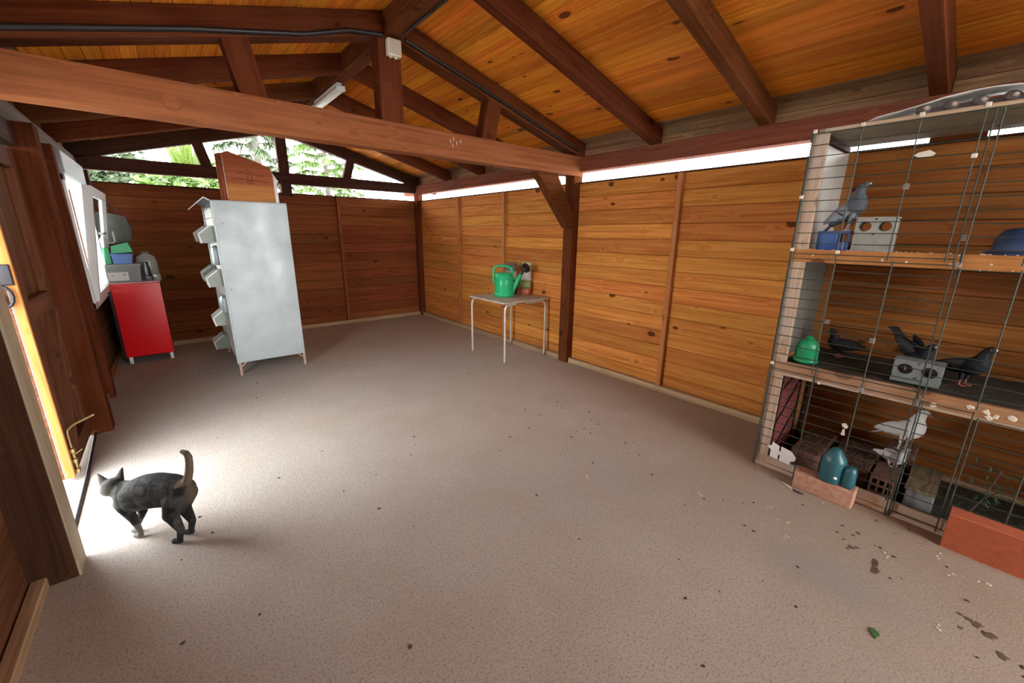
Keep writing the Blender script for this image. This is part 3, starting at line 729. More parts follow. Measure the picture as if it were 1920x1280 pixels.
b = MB(); b.cbox((-.512, 6.482, zc+.300), (-.320, 6.668, zc+.320), .004); b.build('rim', LBLUE, t)
b = MB(); b.prism([(-.500, zc+.322), (-.318, zc+.340), (-.345, zc+.445), (-.490, zc+.405)], 1, 6.49, 6.65)
o = tag(b.build('green_box', GREENBOX), 'green card box tilted on top of the blue tub', 'box')
b = MB(); b.ell((-.395, 6.488, zc+.378), (.007, .002, .007)); b.build('spot', WHITE, o)
b = MB(); b.cbox((-.575, 6.50, zc+.207), (-.512, 6.64, zc+.385), .006)
tag(b.build('green_carton', GREENBOX), 'dark green carton standing left of the blue tub', 'box')
t = thing('milky_canister', 'milky translucent canister at the right end of the red cabinet', 'canister', (-.19, 6.62, zc))
b = MB(); b.lathe([(.095, 0), (.10, .02), (.10, .21), (.085, .27), (.03, .305), (.03, .315)], (-.225, 6.785, zc), 24, sy=.7); b.build('body', MILKY, t)
b = MB(); b.lathe([(.036, 0), (.036, .02)], (-.225, 6.785, zc+.312), 16); b.build('cap', GREYP, t)
t = thing('dark_bottle', 'small black bottle in front of the milky canister', 'bottle', (-.21, 6.52, zc))
b = MB(); b.lathe([(.030, 0), (.032, .01), (.032, .10), (.022, .13), (.022, .17)], (-.228, 6.53, zc+.05), 16); b.build('body', BLACK, t)
b = MB(); b.lathe([(.030, 0), (.035, .045), (.037, .05), (.030, .052)], (-.228, 6.53, zc), 20); b.build('dish', GREYP, t)
b = MB(); b.lathe([(.035, 0), (.04, .07), (.038, .075)], (-.150, 6.50, zc), 18); tag(b.build('grey_cup', MILKY), 'small grey plastic cup at the front corner of the red cabinet', 'cup')
# dark crumpled bag hanging on the corner post above the cabinet
b = MB(); b.prism([(-.60, 1.75), (-.50, 1.74), (-.33, 1.70), (-.30, 1.56), (-.32, 1.42), (-.45, 1.39), (-.60, 1.42)], 1, 6.82, 6.90)
o = b.build('grey_bag', plain('grey_cloth', (.10, .105, .09), .9, noise=.5, nscale=12, bump=.5, bscale=14)); tag(o, 'dull grey bag hung behind the open window above the red cabinet', 'bag')
sb = MB(); sb.tube([(-.50, 6.86, 1.72), (-.44, 6.86, 1.85), (-.36, 6.86, 1.70)], .008, 6); sb.build('strap', BLACK, o)
t = thing('spray_bottle', 'pale grey spray bottle standing above the green carton', 'bottle', (-.53, 6.57, zc+.385))
b = MB(); b.lathe([(.030, 0), (.034, .01), (.034, .09), (.014, .13), (.014, .15)], (-.545, 6.57, zc+.385), 16); b.build('body', MILKY, t)
b = MB(); b.cbox((-.575, 6.56, zc+.530), (-.505, 6.585, zc+.555), .005); b.build('trigger', GREYP, t)

# ------------------------------------------------------------------ table
t = thing('metal_table', 'small square table with worn grey top and bent tubular steel legs', 'table', (3.30, 4.02, 0))
b = MB(); b.cbox((2.93, 3.665, .742), (3.650, 4.40, .762), .006)
b.build('tabletop', plain('worn_tabletop', (.60, .54, .46), .6, noise=.7, nscale=9, dark=(.30, .24, .19)), t)
def bent(x, y0_, y1_):
    R = .07
    pts = [(x, y0_, 0), (x, y0_, .728-R)]
    for a in (30, 60, 90): pts.append((x, y0_+R*(1-math.cos(math.radians(a))), .728-R+R*math.sin(math.radians(a))))
    return pts
# legs turn in under the top along X, as two bent hoops
def leg(x, y, sx):
    R = .075; pts = [(x, y, 0), (x, y, .728-R)]
    for a in (22, 45, 68, 90): pts.append((x+sx*R*(1-math.cos(math.radians(a))), y, .728-R+R*math.sin(math.radians(a))))
    pts.append((x+sx*.33, y, .728))
    c = MB(); c.tube(pts, .0135, 10); o = c.build('leg', STEEL, t)
    f = MB(); f.lathe([(.016, 0), (.016, .03)], (x, y, 0), 10); f.build('foot', GREYP, o)
leg(2.955, 3.685, .5); leg(3.618, 3.685, -1); leg(2.955, 4.375, 1); leg(3.618, 4.375, -1)

# watering can
zt = .762
t = thing('watering_can', 'bright green plastic watering can with black rose on the table', 'watering can', (3.27, 4.12, zt))
cx, cy = 3.27, 4.10
b = MB(); b.lathe([(.118, 0), (.128, .006), (.128, .045), (.120, .050), (.122, .055), (.120, .20), (.116, .245), (.120, .250), (.120, .262), (.112, .266), (.112, .30), (.100, .302)], (cx, cy, zt), 32)
b.build('body', GREENP, t)
dirv = Vector((.768, -.64, 0)); perp = Vector((.64, .768, 0)); c0 = Vector((cx, cy, zt))
# hoop handle over the top and down the back
hp_ = [c0 - dirv*.118 + Vector((0, 0, .16)), c0 - dirv*.135 + Vector((0, 0, .22)), c0 - dirv*.137 + Vector((0, 0, .33)), c0 - dirv*.115 + Vector((0, 0, .375)), c0 - dirv*.06 + Vector((0, 0, .392)), c0 + dirv*.04 + Vector((0, 0, .385)), c0 + dirv*.095 + Vector((0, 0, .355)), c0 + dirv*.11 + Vector((0, 0, .29))]
b = MB(); b.tube(hp_, .0155, 10); b.build('handle', GREENP, t)
s0, s1 = c0 + dirv*.09 + Vector((0, 0, .05)), c0 + dirv*.225 + Vector((0, 0, .30))
b = MB(); b.tube([s0, s0.lerp(s1, .5), s1], [.045, .030, .018], 12); b.build('spout', GREENP, t)
b = MB(); b.beam(c0 + dirv*.11 + Vector((0, 0, .245)), c0 + dirv*.17 + Vector((0, 0, .215)), .012, .03); b.build('spout_brace', GREENP, t)
ax = (s1-s0).normalized(); fd = (ax*.45 + Vector((-.2, -.85, .1))).normalized()
b = MB(); b.tube([s1-ax*.02, s1+ax*.02, s1+ax*.045], [.021, .021, .026], 12); R_ = fd.to_track_quat('Z', 'Y').to_euler()
b.lathe([(.022, -.03), (.035, -.01), (.062, .035), (.064, .048), (.058, .056), (.02, .060)], s1+ax*.055, 20, rot=R_); b.build('rose', BLACK, t)
# bags behind
def bag(name, label, c, wd, dp, hh, mats, lean=0):
    t = thing(name, label, 'bag', c)
    zs = [0, .2, .45, .72, .9, 1.0]; ws = [.80, 1.0, .92, .80, .74, .78]; ds = [1, 1, .8, .55, .25, .10]
    for i in range(5):
        b = MB(); nseg = 20
        prof = []
        vs = []; fs = []
        for j in range(4):
            u = j/3; zz = zs[i]+(zs[i+1]-zs[i])*u; ww = ws[i]+(ws[i+1]-ws[i])*u; dd = ds[i]+(ds[i+1]-ds[i])*u
            for k in range(nseg):
                a = 2*PI*k/nseg; rr_ = 1+.05*math.sin(5*a+zz*17)+.04*math.sin(9*a-zz*23)
                q = dirv*(wd/2*ww*rr_*math.copysign(abs(math.cos(a))**.6, math.cos(a))) + perp*(dp/2*dd*rr_*math.copysign(abs(math.sin(a))**.8, math.sin(a)))
                vs.append(Vector(c) + q + Vector((lean*zz, 0, zz*hh)))
        for j in range(3):
            for k in range(nseg): fs.append((j*nseg+k, j*nseg+(k+1) % nseg, (j+1)*nseg+(k+1) % nseg, (j+1)*nseg+k))
        fs.append(tuple(reversed(range(nseg)))); fs.append(tuple(3*nseg+k for k in range(nseg)))
        b.add(vs, fs, True); b.build(('bag_bottom', 'bag_panel', 'bag_body', 'bag_neck', 'bag_top')[i], mats[i], t)
    return t
ORR = plain('bag_red', (.50, .13, .07), .4, noise=.5, nscale=20); BGG = plain('bag_green', (.13, .24, .04), .4, noise=.6, nscale=22, dark=(.45, .35, .20)); BGL = plain('bag_light_green', (.40, .48, .26), .4, noise=.4, nscale=16)
bag('potting_bag', 'plastic bag, red at the bottom and pale above, behind the watering can spout', (3.60, 4.07, zt), .17, .12, .42, (ORR, BGG, SOILBAG, BGL, BGL), .03)
bag('grey_seed_bag', 'black and silver plastic bag standing behind the watering can', (3.50, 4.24, zt), .19, .10, .42, (BLACK, GREYP, SOILBAG, GREYP, plain('bag_brown', (.20, .10, .06), .5)))
b = MB(); b.tube([(3.62, 4.20, zt+.01), (3.66, 4.19, zt+.25), (3.655, 4.17, zt+.36), (3.62, 4.16, zt+.39), (3.56, 4.17, zt+.385)], .012, 8)
tag(b.build('green_hose_loop', BGL), 'pale green looped strap rising behind the potting bag', 'strap')

# ------------------------------------------------------------------ remeshed bodies
def body_mesh(name, mb, voxel, smooth=6, colour=None, mat=None):
    me = mb.mesh(name); o = bpy.data.objects.new(name, me); COL.objects.link(o)
    md = o.modifiers.new('r', 'REMESH'); md.mode = 'VOXEL'; md.voxel_size = voxel; md.use_smooth_shade = True
    ms = o.modifiers.new('s', 'SMOOTH'); ms.factor = .6; ms.iterations = smooth
    dg = bpy.context.evaluated_depsgraph_get(); dg.update()
    m2 = bpy.data.meshes.new_from_object(o.evaluated_get(dg))
    bpy.data.objects.remove(o); m2.name = name
    for p in m2.polygons: p.use_smooth = True
    if colour:
        ca = m2.color_attributes.new('coat', 'FLOAT_COLOR', 'POINT')
        for i, v in enumerate(m2.vertices): ca.data[i].color = (*colour(v.co), 1)
    m2.materials.clear(); m2.materials.append(mat)
    return m2
from mathutils import noise as mn

# ------------------------------------------------------------------ cat
CO = Vector((-.26, 2.54, 0)); cd = Vector((-.7071, .7071, 0)); cn = Vector((.7071, .7071, 0))
def cp(s, z, w=0): return CO + cd*s + cn*w + Vector((0, 0, z))
m = MB()
# trunk: arched back, deep chest, tucked belly
spine = [(-.170, .288, .066), (-.12, .300, .068), (-.05, .303, .068), (.02, .288, .068), (.08, .262, .066), (.13, .238, .060)]
for (a, b_) in zip(spine[:-1], spine[1:]): m.cap(cp(a[0], a[1]), cp(b_[0], b_[1]), a[2], b_[2], 16)
low = [(-.16, .255, .062), (-.09, .256, .060), (-.02, .248, .062), (.06, .232, .066), (.12, .212, .064), (.165, .192, .045)]
for (a, b_) in zip(low[:-1], low[1:]): m.cap(cp(a[0], a[1]), cp(b_[0], b_[1]), a[2], b_[2], 16)
m.cap(cp(.12, .262), cp(.178, .268), .054, .044)              # neck
# head turned away to the doorway
fc = (cd*.62 + cn*.62 + Vector((0, 0, -.48))).normalized(); ep = Vector((fc.y, -fc.x, 0)).normalized(); eu = ep.cross(fc)
hc = cp(.205, .282)
m.cap(hc - fc*.012, hc + fc*.014, .045, .040, 16)
m.cap(hc + ep*.018 + fc*.01 - eu*.008, hc - ep*.018 + fc*.01 - eu*.008, .034, .034)
m.cap(hc + fc*.035 - eu*.010, hc + fc*.054 - eu*.014, .022, .016)  # muzzle
for sg in (-1, 1):
    e0 = hc + ep*sg*.030 + eu*.026 - fc*.004
    m.cap(e0 - ep*sg*.004, e0 + ep*sg*.016 + eu*.058, .022, .0035); m.cap(e0 - ep*sg*.016, e0 + ep*sg*.015 + eu*.052, .014, .0035)
# front legs
for w0, fs_, fwz in ((-.034, .098, -.018), (.034, .145, .014)):
    m.cap(cp(.125, .195, w0), cp(.105, .125, w0*.8), .034, .021); m.cap(cp(.105, .125, w0*.8), cp(fs_-.004, .045, fwz), .020, .0125)
    m.cap(cp(fs_-.004, .045, fwz), cp(fs_, .018, fwz), .0125, .014); m.cap(cp(fs_, .014, fwz), cp(fs_+.022, .012, fwz-.003), .015, .013)
# hind legs: thigh, knee, hock, foot
for w0, fx, fwz in ((-.036, -.118, -.037), (.034, -.120, .030)):
    m.cap(cp(-.162, .255, w0*.75), cp(-.125, .170, w0), .056, .036)
    m.cap(cp(-.125, .170, w0), cp(-.162, .085, (w0+fwz)/2), .034, .018)
    m.cap(cp(-.162, .085, (w0+fwz)/2), cp(-.145, .028, fwz), .0175, .014)
    m.cap(cp(-.147, .018, fwz), cp(-.112, .012, fwz), .014, .014)
# tail
tl = [(-.200, .320, .021), (-.222, .355, .020), (-.240, .400, .0185), (-.250, .445, .017), (-.254, .480, .016), (-.245, .502, .014), (-.225, .508, .011)]
for (a, b_) in zip(tl[:-1], tl[1:]): m.cap(cp(a[0], a[1]), cp(b_[0], b_[1]), a[2], b_[2], 12)
def catcol(co):
    d = co - CO; s_ = d.dot(cd); w_ = d.dot(cn); z_ = d.z
    n1 = mn.noise(Vector((s_*26 + 2*mn.noise(co*14), w_*10, z_*9)))
    n2 = mn.noise(co*75); n3 = mn.noise(co*22)
    k = .42 + 1.5*n1 + .5*n2
    k = max(0, min(1, k))
    base = Vector((.016, .017, .018)).lerp(Vector((.072, .068, .060)), k)
    head = max(0, min(1, (s_-.16)/.05)) if z_ > .2 else 0
    base = base.lerp(Vector((.10, .085, .07)), head*.35*max(0, min(1, .7+n3)))
    if z_ > .22 and (co-hc).dot(fc) > .028 and (co-hc).dot(eu) < .012: base = base.lerp(Vector((.25, .19, .15)), .5)
    under = max(0, min(1, (.215-z_)/.03))*max(0, min(1, (s_+.10)/.03))*max(0, min(1, (.09-s_)/.03))
    base = base.lerp(Vector((.20, .17, .14)), under*.5)
    chest = max(0, min(1, (s_-.155)/.03))*max(0, min(1, (.26-z_)/.03))
    base = base.lerp(Vector((.15, .13, .11)), chest*.4)
    if s_ < -.185 and z_ > .33: base = base.lerp(Vector((.20, .15, .10)), .75 - .25*max(0, min(1, (z_-.45)/.05)))
    rear = max(0, min(1, (-.185-s_)/.02)) if z_ < .33 and z_ > .12 else 0
    base = base.lerp(Vector((.16, .11, .07)), rear*.6*max(0, 1-abs(w_)/.035))
    if z_ < .07 and s_ < -.05: base = base.lerp(Vector((.018, .018, .018)), .85)
    if z_ < .09 and s_ > .05: base = base.lerp(Vector((.17, .16, .14)), .7)
    return tuple(base)
FUR = vcol_mat('cat_fur', .85)
me = body_mesh('body', m, .0042, 5, catcol, FUR)
cat = thing('cat', 'dark grey tabby cat with raised tail walking towards the open door', 'cat', CO)
o = bpy.data.objects.new('body', me); COL.objects.link(o); me.transform(Matrix.Translation(-CO)); o.parent = cat
for sg in (-1, 1):
    b = MB(); b.ell(hc + fc*.044 + ep*sg*.019 + eu*.010, (.008, .008, .008), 10, 7); b.build('eye', plain('cat_eye_%d' % (sg+1), (.35, .38, .05), .1), cat)
b = MB(); b.ell(hc + fc*.071 - eu*.010, (.006, .006, .005), 8, 6); b.build('nose', plain('nose_dark', (.10, .04, .04), .5), cat)
wk = MB()
for sg in (-1, 1):
    for q in (-.3, 0, .35): wk.tube([hc + fc*.058 + ep*sg*.012 - eu*.012, hc + fc*.060 + ep*sg*.055 + eu*(.02*q)], .0006, 3)
stuff(wk.build('whiskers', WHITE, cat))

# ------------------------------------------------------------------ pigeons
def pigeon(label, pos, heading, cols, pitch=0, scale=1.0, headdir=0, body_z=.115, legs=True, tail=.215):
    """standing pigeon: body, folded wings, tail, legs with toes, beak; pos = point on the ground between the feet"""
    t = thing('pigeon', label, 'pigeon', pos, 'pigeons in the hutch')
    P = Vector(pos); f_ = Vector((math.cos(heading), math.sin(heading), 0)); s_ = Vector((-f_.y, f_.x, 0))
    cpi, spi = math.cos(pitch), math.sin(pitch)
    def q(a, h, w_=0):   # a forward, h up relative to body centre, pitched
        return P + (f_*(a*cpi - h*spi) + Vector((0, 0, a*spi + h*cpi)) + s_*w_)*scale + Vector((0, 0, body_z*scale))
    m = MB()
    m.cap(q(-.055, -.002), q(.040, .004), .036*scale, .052*scale, 16); m.cap(q(.03, -.006), q(.060, .016), .050*scale, .042*scale, 16)
    m.cap(q(-.11, -.004), q(-.04, 0), .017*scale, .040*scale, 14)
    nk0, nk1 = q(.060, .030), None
    up = Vector((0, 0, 1)); hp0 = nk0 + (f_*.018 + up*.062)*scale
    m.cap(nk0, hp0, .036*scale, .021*scale, 14)
    hf = Vector((math.cos(heading+headdir), math.sin(heading+headdir), 0))
    m.cap(hp0, hp0 + (hf*.012 + up*.012)*scale, .0215*scale, .019*scale, 12)
    me = body_mesh('body', m, .0045*scale, 4, cols['body'], VC)
    o = bpy.data.objects.new('body', me); COL.objects.link(o); me.transform(Matrix.Translation(-P)); o.parent = t
    hd_ = hp0 + (hf*.012 + up*.012)*scale
    b = MB(); b.tube([hd_ + hf*.016*scale - up*.003*scale, hd_ + hf*.030*scale - up*.006*scale, hd_ + hf*.040*scale - up*.011*scale], [.0065*scale, .0045*scale, .001*scale], 8); b.build('beak', cols['beak'], t)
    b = MB(); b.ell(hd_ + hf*.020*scale + up*.004*scale, (.006*scale,)*3, 8, 6); b.build('cere', WHITE, t)
    hs = Vector((-hf.y, hf.x, 0))
    for sg in (-1, 1):
        b = MB(); b.ell(hd_ + hf*.007*scale + hs*sg*.0175*scale + up*.003*scale, (.004*scale,)*3, 8, 6); b.build('eye', cols['eye'], t)
    for sg in (-1, 1):
        b = MB(); R_ = Matrix((f_*cpi + up*spi, s_, up*cpi - f_*spi)).transposed().to_4x4()
        e = MB(); e.ell((0, 0, 0), (.095*scale, .012*scale, .036*scale), 16, 10)
        for v in e.v:                                    # taper to the wing tip
            k = max(0, -v.x/(.095*scale)); v.z = v.z*(1-.55*k) + .008*k*scale
        e.xform(Matrix.Translation(q(-.040, .012, sg*.040)) @ R_ @ Euler((0, 0, -sg*.16)).to_matrix().to_4x4()); b = e
        wg = b.build('wing', cols['wing'], t)
        for kk, off in ((0, -.035), (1, -.06)):
            e = MB(); e.beam(q(off, -.012, sg*.0545-sg*.004*kk), q(off-.012, .032, sg*.050-sg*.004*kk), .010*scale, .002*scale, up=tuple(s_)); e.build('wing_bar', cols['bar'], wg)
    tb = MB(); a0, a1 = q(-.085, .0), q(-tail, -.008)
    sd = s_*.020*scale; se = s_*.030*scale; tz = Vector((0, 0, .006*scale))
    tb.add([a0-sd-tz, a0+sd-tz, a1+se-tz*.4, a1-se-tz*.4, a0-sd+tz, a0+sd+tz, a1+se+tz*.4, a1-se+tz*.4], [(0,3,2,1),(4,5,6,7),(0,1,5,4),(1,2,6,5),(2,3,7,6),(3,0,4,7)])
    tb.build('tail', cols['tail'], t)
    if legs:
        for sg in (-1, 1):
            b = MB(); k0 = q(-.005, -.035, sg*.022); ft = P + s_*sg*.024*scale + f_*.004
            b.cap(k0, k0.lerp(ft, .45), .015*scale, .009*scale, 10); b.build('thigh', cols['wing'], t)
            b = MB(); b.tube([k0.lerp(ft, .45), ft + up*.006], .0042*scale, 7)
            for an in (-.5, 0, .5, PI): 
                dv = Vector((math.cos(heading+an), math.sin(heading+an), 0)); b.tube([ft + up*.006, ft + dv*(.030 if an != PI else .016)*scale + up*.0035], [.0038*scale, .0022*scale], 6)
            b.build('leg', cols['leg'], t)
    return t
VC = vcol_mat('feathers', .6)
def flat(c, a=.12):
    def fnc(co):
        n = mn.noise(co*60)*a; return tuple(max(0, x*(1+n*2)) for x in c)
    return fnc
PINK = plain('pink_leg', (.50, .16, .14), .6); PALELEG = plain('feathered_leg', (.62, .58, .54), .8); DKB = plain('dark_beak', (.05, .05, .05), .4); ORE = plain('orange_eye', (.5, .15, .03), .2)
GW = plain('blue_grey_feathers', (.20, .23, .27), .6, noise=.4, nscale=30); DW = plain('black_feathers', (.018, .018, .022), .6); WW = plain('white_feathers', (.88, .87, .84), .7)
GREY = dict(body=flat((.10, .12, .14)), wing=GW, tail=plain('slate_tail', (.09, .10, .12), .6), bar=DW, beak=DKB, eye=ORE, leg=PALELEG)
BLK = dict(body=flat((.016, .017, .022)), wing=DW, tail=DW, bar=DW, beak=DKB, eye=ORE, leg=PINK)
WHT = dict(body=flat((.90, .89, .86), .03), wing=WW, tail=WW, bar=WW, beak=PINK, eye=DKB, leg=PALELEG)
PIE = dict(body=flat((.55, .56, .56)), wing=WW, tail=plain('grey_tail', (.30, .31, .32), .6), bar=GW, beak=PINK, eye=ORE, leg=PALELEG)

# ------------------------------------------------------------------ pigeon hutch
HX, HB, HL, HR = 2.97, 3.655, .87, -1.30
t = thing('pigeon_hutch', 'three-tier wooden pigeon hutch with green wire mesh front against the right wall', 'hutch', (3.3, -.2, 0))
hut = t
def hb(name, a, b, mat, axis=1, par=None):
    a, b = Vector(a), Vector(b); c = (a+b)/2; d = b-a
    if axis == 1: return timber(name, (c.x, a.y, c.z), (c.x, b.y, c.z), abs(d.x), abs(d.z), mat, par or hut, ch=.003)
    if axis == 2: return timber(name, (c.x, c.y, a.z), (c.x, c.y, b.z), abs(d.y), abs(d.x), mat, par or hut, up=(1, 0, 0), ch=.003)
    return timber(name, (a.x, c.y, c.z), (b.x, c.y, c.z), abs(d.y), abs(d.z), mat, par or hut, ch=.003)
HP = wood('hutch_post_wood', (.60, .47, .34), (.44, .29, .18), knots=.5, vary=.05, blotch=.5, blotch_col=(.52, .50, .46))
for z0, z1 in ((.005, .69), (.76, 1.40), (1.47, 2.118)): hb('post', (HX, HL-.075, z0), (HX+.035, HL, z1), HP, 2)
MB().box((HX+.034, HL-.028, 1.475), (HB, HL-.012, 2.118)).build('side_panel', WHITEDIRT, t)
MB().box((HX+.034, HL-.028, .765), (HB, HL-.012, 1.40)).build('side_panel', PANELDK, t)
for (z0, z1, zb0, m_) in ((1.400, 1.474, 1.440, SHELFW), (.690, .762, .730, HUTCHW)):
    hb('shelf_rail', (HX-.002, HR, z0), (HX+.030, HL, z1), m_)
    MB().box((HX+.030, HR, zb0), (HB, HL-.03, zb0+.018)).build('shelf_board', OLIVE if zb0 > 1 else PANELDK, t)
hb('shelf_rail', (HX-.004, HR, .672), (HX+.026, HL, .690), HP)
hb('bottom_rail', (HX, HR, .03), (HX+.03, HL, .085), HP); hb('bottom_rail', (HX-.012, HR, .003), (HX+.03, HL, .028), HP)
MB().cbox((HX-.015, HR, 2.120), (3.58, HL-.03, 2.138), .003).build('roof_board', ROOFB, t)
hb('roof_edge', (HX-.022, HR, 2.118), (HX-.012, HL-.06, 2.136), HP)
hb('roof_rail', (HX+.05, HL-.05, 2.085), (3.58, HL-.02, 2.118), DARKBEAM, 0)
MB().box((HX+.03, HR, .004), (HB, HL-.03, .022)).build('floor_board', PANELDK, t)
MB().box((HX+.034, -1.28, .03), (HB, -1.26, 2.11)).build('side_panel', PANELDK, t)
# bottom tier side: pinkish mesh crate side, wooden board
c = MB()
for i in range(22): c.beam((2.99+i*.020, .80, .03), (2.99+i*.020, .80, .67), .006, .006, up=(0, 1, 0))
for i in range(17): c.beam((2.99, .80, .05+i*.038), (3.42, .80, .05+i*.038), .005, .005, up=(0, 1, 0))
c.build('crate_mesh', REDCRATE, t)
c = MB()
for (x0_, x1_, z0_, z1_) in ((2.99, 3.41, .60, .72), (2.99, 3.41, .36, .57), (2.99, 3.41, .12, .33)): c.beam((x0_, .792, z0_-.05), (x1_, .792, min(z1_, .67)), .006, .006, up=(0, 1, 0))
for x_ in (2.99, 3.42): c.beam((x_, .793, .03), (x_, .793, .67), .010, .010, up=(0, 1, 0))
c.build('side_brace', BLACKM, t)
MB().box((3.0, .83, .03), (3.42, .84, .66)).build('crate_back', plain('crate_back', (.28, .17, .13), .8, noise=.7, nscale=14), t)
hb('side_board', (3.43, .80, .03), (3.58, .825, .68), BATTEN, 2)
MB().box((3.585, .79, .03), (3.65, .83, .68)).build('gap_shade', BLACK, t)  # black strip standing in for the shade of the gap here
# wire front panels: one mesh per tier panel
def wire_panel(y0, y1, z0, z1, ys, skip=(), dz=.0605, x=HX-.014):
    b = MB(); z = z1
    n = int((z1-z0)/dz)
    for i in range(n+1):
        z = z1-i*dz
        if any(a < z < c_ for a, c_ in skip): continue
        b.tube([(x, y0, z), (x+.001, (y0+y1)/2, z-.002), (x, y1, z)], .0025, 5, caps=False)
    for y in ys: b.tube([(x-.003, y, z0-.01), (x-.003, y, z1+.01)], .0035, 6)
    return b.build('wire_panel', WIRE, t)
wire_panel(.865, .165, 1.44, 2.115, (.865, .645, .420, .205, .175))
wire_panel(.165, -1.25, 1.44, 2.10, (.150, -.04, -.25, -.46, -.68, -.9, -1.1), x=HX-.018)
wire_panel(.865, .165, .73, 1.42, (.865, .640, .395, .170))
wire_panel(.150, -1.25, .74, 1.40, (.145, -.045, -.25, -.46, -.68, -.9), skip=((1.02, 1.38),), x=HX-.018)
wire_panel(.870, .165, .10, .71, (.872, .858, .625, .400, .175), skip=((.10, .12),))
wire_panel(.150, -.04, .03, .71, (.150, .14, -.04), x=HX-.018)
wire_panel(-.06, -1.25, .14, .68, (-.06, -.25, -.46, -.68, -.9), x=HX-.010)
wb_ = MB()
for y in (.872, .862): wb_.tube([(HX-.016, y, .0), (HX-.016, y, 2.13)], .0026, 6)
for y, z0, z1 in ((.625, .0, .12), (.165, .0, .14), (.150, .0, .14), (.62, .68, .78), (.395, .68, .78), (.165, .68, .78), (.155, 1.36, 1.50)): wb_.tube([(HX-.018, y, z0), (HX-.018, y, z1)], .0035, 6)
wb_.build('wire_post', WIRE, t)
c = MB()
for (y, z) in ((.858, 2.128), (.868, 1.775), (.645, 2.128), (.42, 2.133), (.205, 2.133), (.866, 1.472), (.640, 1.465), (.205, 1.92), (.862, .745)):
    c = MB(); c.cbox((HX-.026, y-.010, z-.010), (HX-.012, y+.010, z+.010), .004); c.build('clip', CREAM, t)
c = MB()
for (y, z) in ((.415, 1.80), (.160, 1.55), (.155, 1.42), (.62, 1.06), (.40, .99), (.16, .70), (.395, .70)):
    for k in range(5): c.tube([(HX-.016, y-.012, z-.012+k*.006), (HX-.024, y, z-.010+k*.006), (HX-.016, y+.012, z-.012+k*.006)], .0016, 4)
c.build('wire_tie', STEEL, t)
# droppings on the rails
random.seed(5)
def splat(b, c_, r, axis=2):
    c_ = Vector(c_); n = 9; vs = []
    for k in range(n):
        rr_ = r*random.uniform(.5, 1.2); a = 2*PI*k/n
        q = [rr_*math.cos(a), rr_*math.sin(a)]; q.insert(axis, 0); vs.append(c_ + Vector(q))
    off = [0, 0, 0]; off[axis] = .003 if axis == 2 else -.003
    top = [v*1.0 + Vector(off) for v in vs]; top = [c_ + Vector(off) + (v-c_-Vector(off))*.7 for v in top]
    b.add(vs + top, [tuple(range(n, 2*n))] + [(i, (i+1) % n, (i+1) % n+n, i+n) for i in range(n)])
b = MB()
for k in range(40): splat(b, (HX+.014+random.uniform(-.012, .012), random.uniform(-.3, .85), 1.4745), random.uniform(.003, .009))
for k in range(14): splat(b, (HX-.0025, random.uniform(-.3, .85), random.uniform(1.40, 1.47)), random.uniform(.003, .008), 0)
for (y, z) in ((-.02, .735), (-.08, .725), (-.11, .715), (-.09, .70), (.60, .675), (-.16, .72), (.1, .70)): splat(b, (HX-.0025, y, z), random.uniform(.010, .018), 0)
for k in range(20): splat(b, (HX-.0045, random.uniform(.0, .85), random.uniform(.03, .085)), random.uniform(.002, .006), 0)
stuff(b.build('droppings', plain('droppings', (.72, .66, .55), .8), t))
b = MB()
for (y, z, l_) in ((.372, 1.945, .03),): 
    b.prism([(.335, 1.947), (.36, 1.965), (.40, 1.957), (.415, 1.945), (.395, 1.935), (.345, 1.935)], 0, HX-.024, HX-.020)
b.build('paper_scrap', CREAM, t)
b = MB(); b.prism([(.415, .445), (.437, .452), (.443, .470), (.425, .478), (.412, .462)], 0, HX-.026, HX-.022); b.prism([(.418, .40), (.438, .40), (.432, .44), (.424, .44)], 0, HX-.026, HX-.022)
b.build('paper_scrap', CREAM, t)
# white card wired on the bottom left
b = MB()
b.prism([(.655, .088), (.655, .112), (.632, .125), (.628, .150), (.655, .182), (.668, .186), (.718, .196), (.718, .092)], 0, HX-.026, HX-.022)
b.prism([(.728, .094), (.728, .192), (.772, .208), (.775, .180), (.800, .170), (.775, .150), (.775, .100)], 0, HX-.026, HX-.022)
b.prism([(.716, .130), (.716, .160), (.730, .160), (.730, .130)], 0, HX-.026, HX-.022)
tag(b.build('white_card', WHITE), 'torn white card fixed to the mesh at the bottom left of the hutch', 'card')
# bedding
def bed(name, x0_, x1_, y0_, y1_, z, amp, mat):
    b = MB(); nx, ny = 26, 60; vs = []; fs = []
    for i in range(nx):
        for k in range(ny):
            x = x0_+(x1_-x0_)*i/(nx-1); y = y0_+(y1_-y0_)*k/(ny-1)
            e = 0 if i in (0, nx-1) or k in (0, ny-1) else 1
            vs.append((x, y, z + e*(amp*.5 + amp*mn.noise(Vector((x*22, y*22, z))) + amp*.5*mn.noise(Vector((x*60, y*60, 3))))))
    for i in range(nx-1):
        for k in range(ny-1): fs.append((i*ny+k, (i+1)*ny+k, (i+1)*ny+k+1, i*ny+k+1))
    b.add(vs, fs, True)
    for k in range(260):
        p = Vector((random.uniform(x0_+.02, x1_-.02), random.uniform(y0_+.02, y1_-.02), z+amp*1.1)); a = random.uniform(0, PI); d = Vector((math.cos(a), math.sin(a), random.uniform(-.1, .15)))*random.uniform(.012, .03)
        b.beam(p-d, p+d, .0016, .0012)
    o = b.build(name, mat, t); return stuff(o)
bed('bedding', HX+.035, HB-.01, HR+.03, HL-.05, .752, .012, DUNG)
bed('bedding', HX+.035, HB-.01, HR+.03, HL-.05, .026, .010, DUNG)

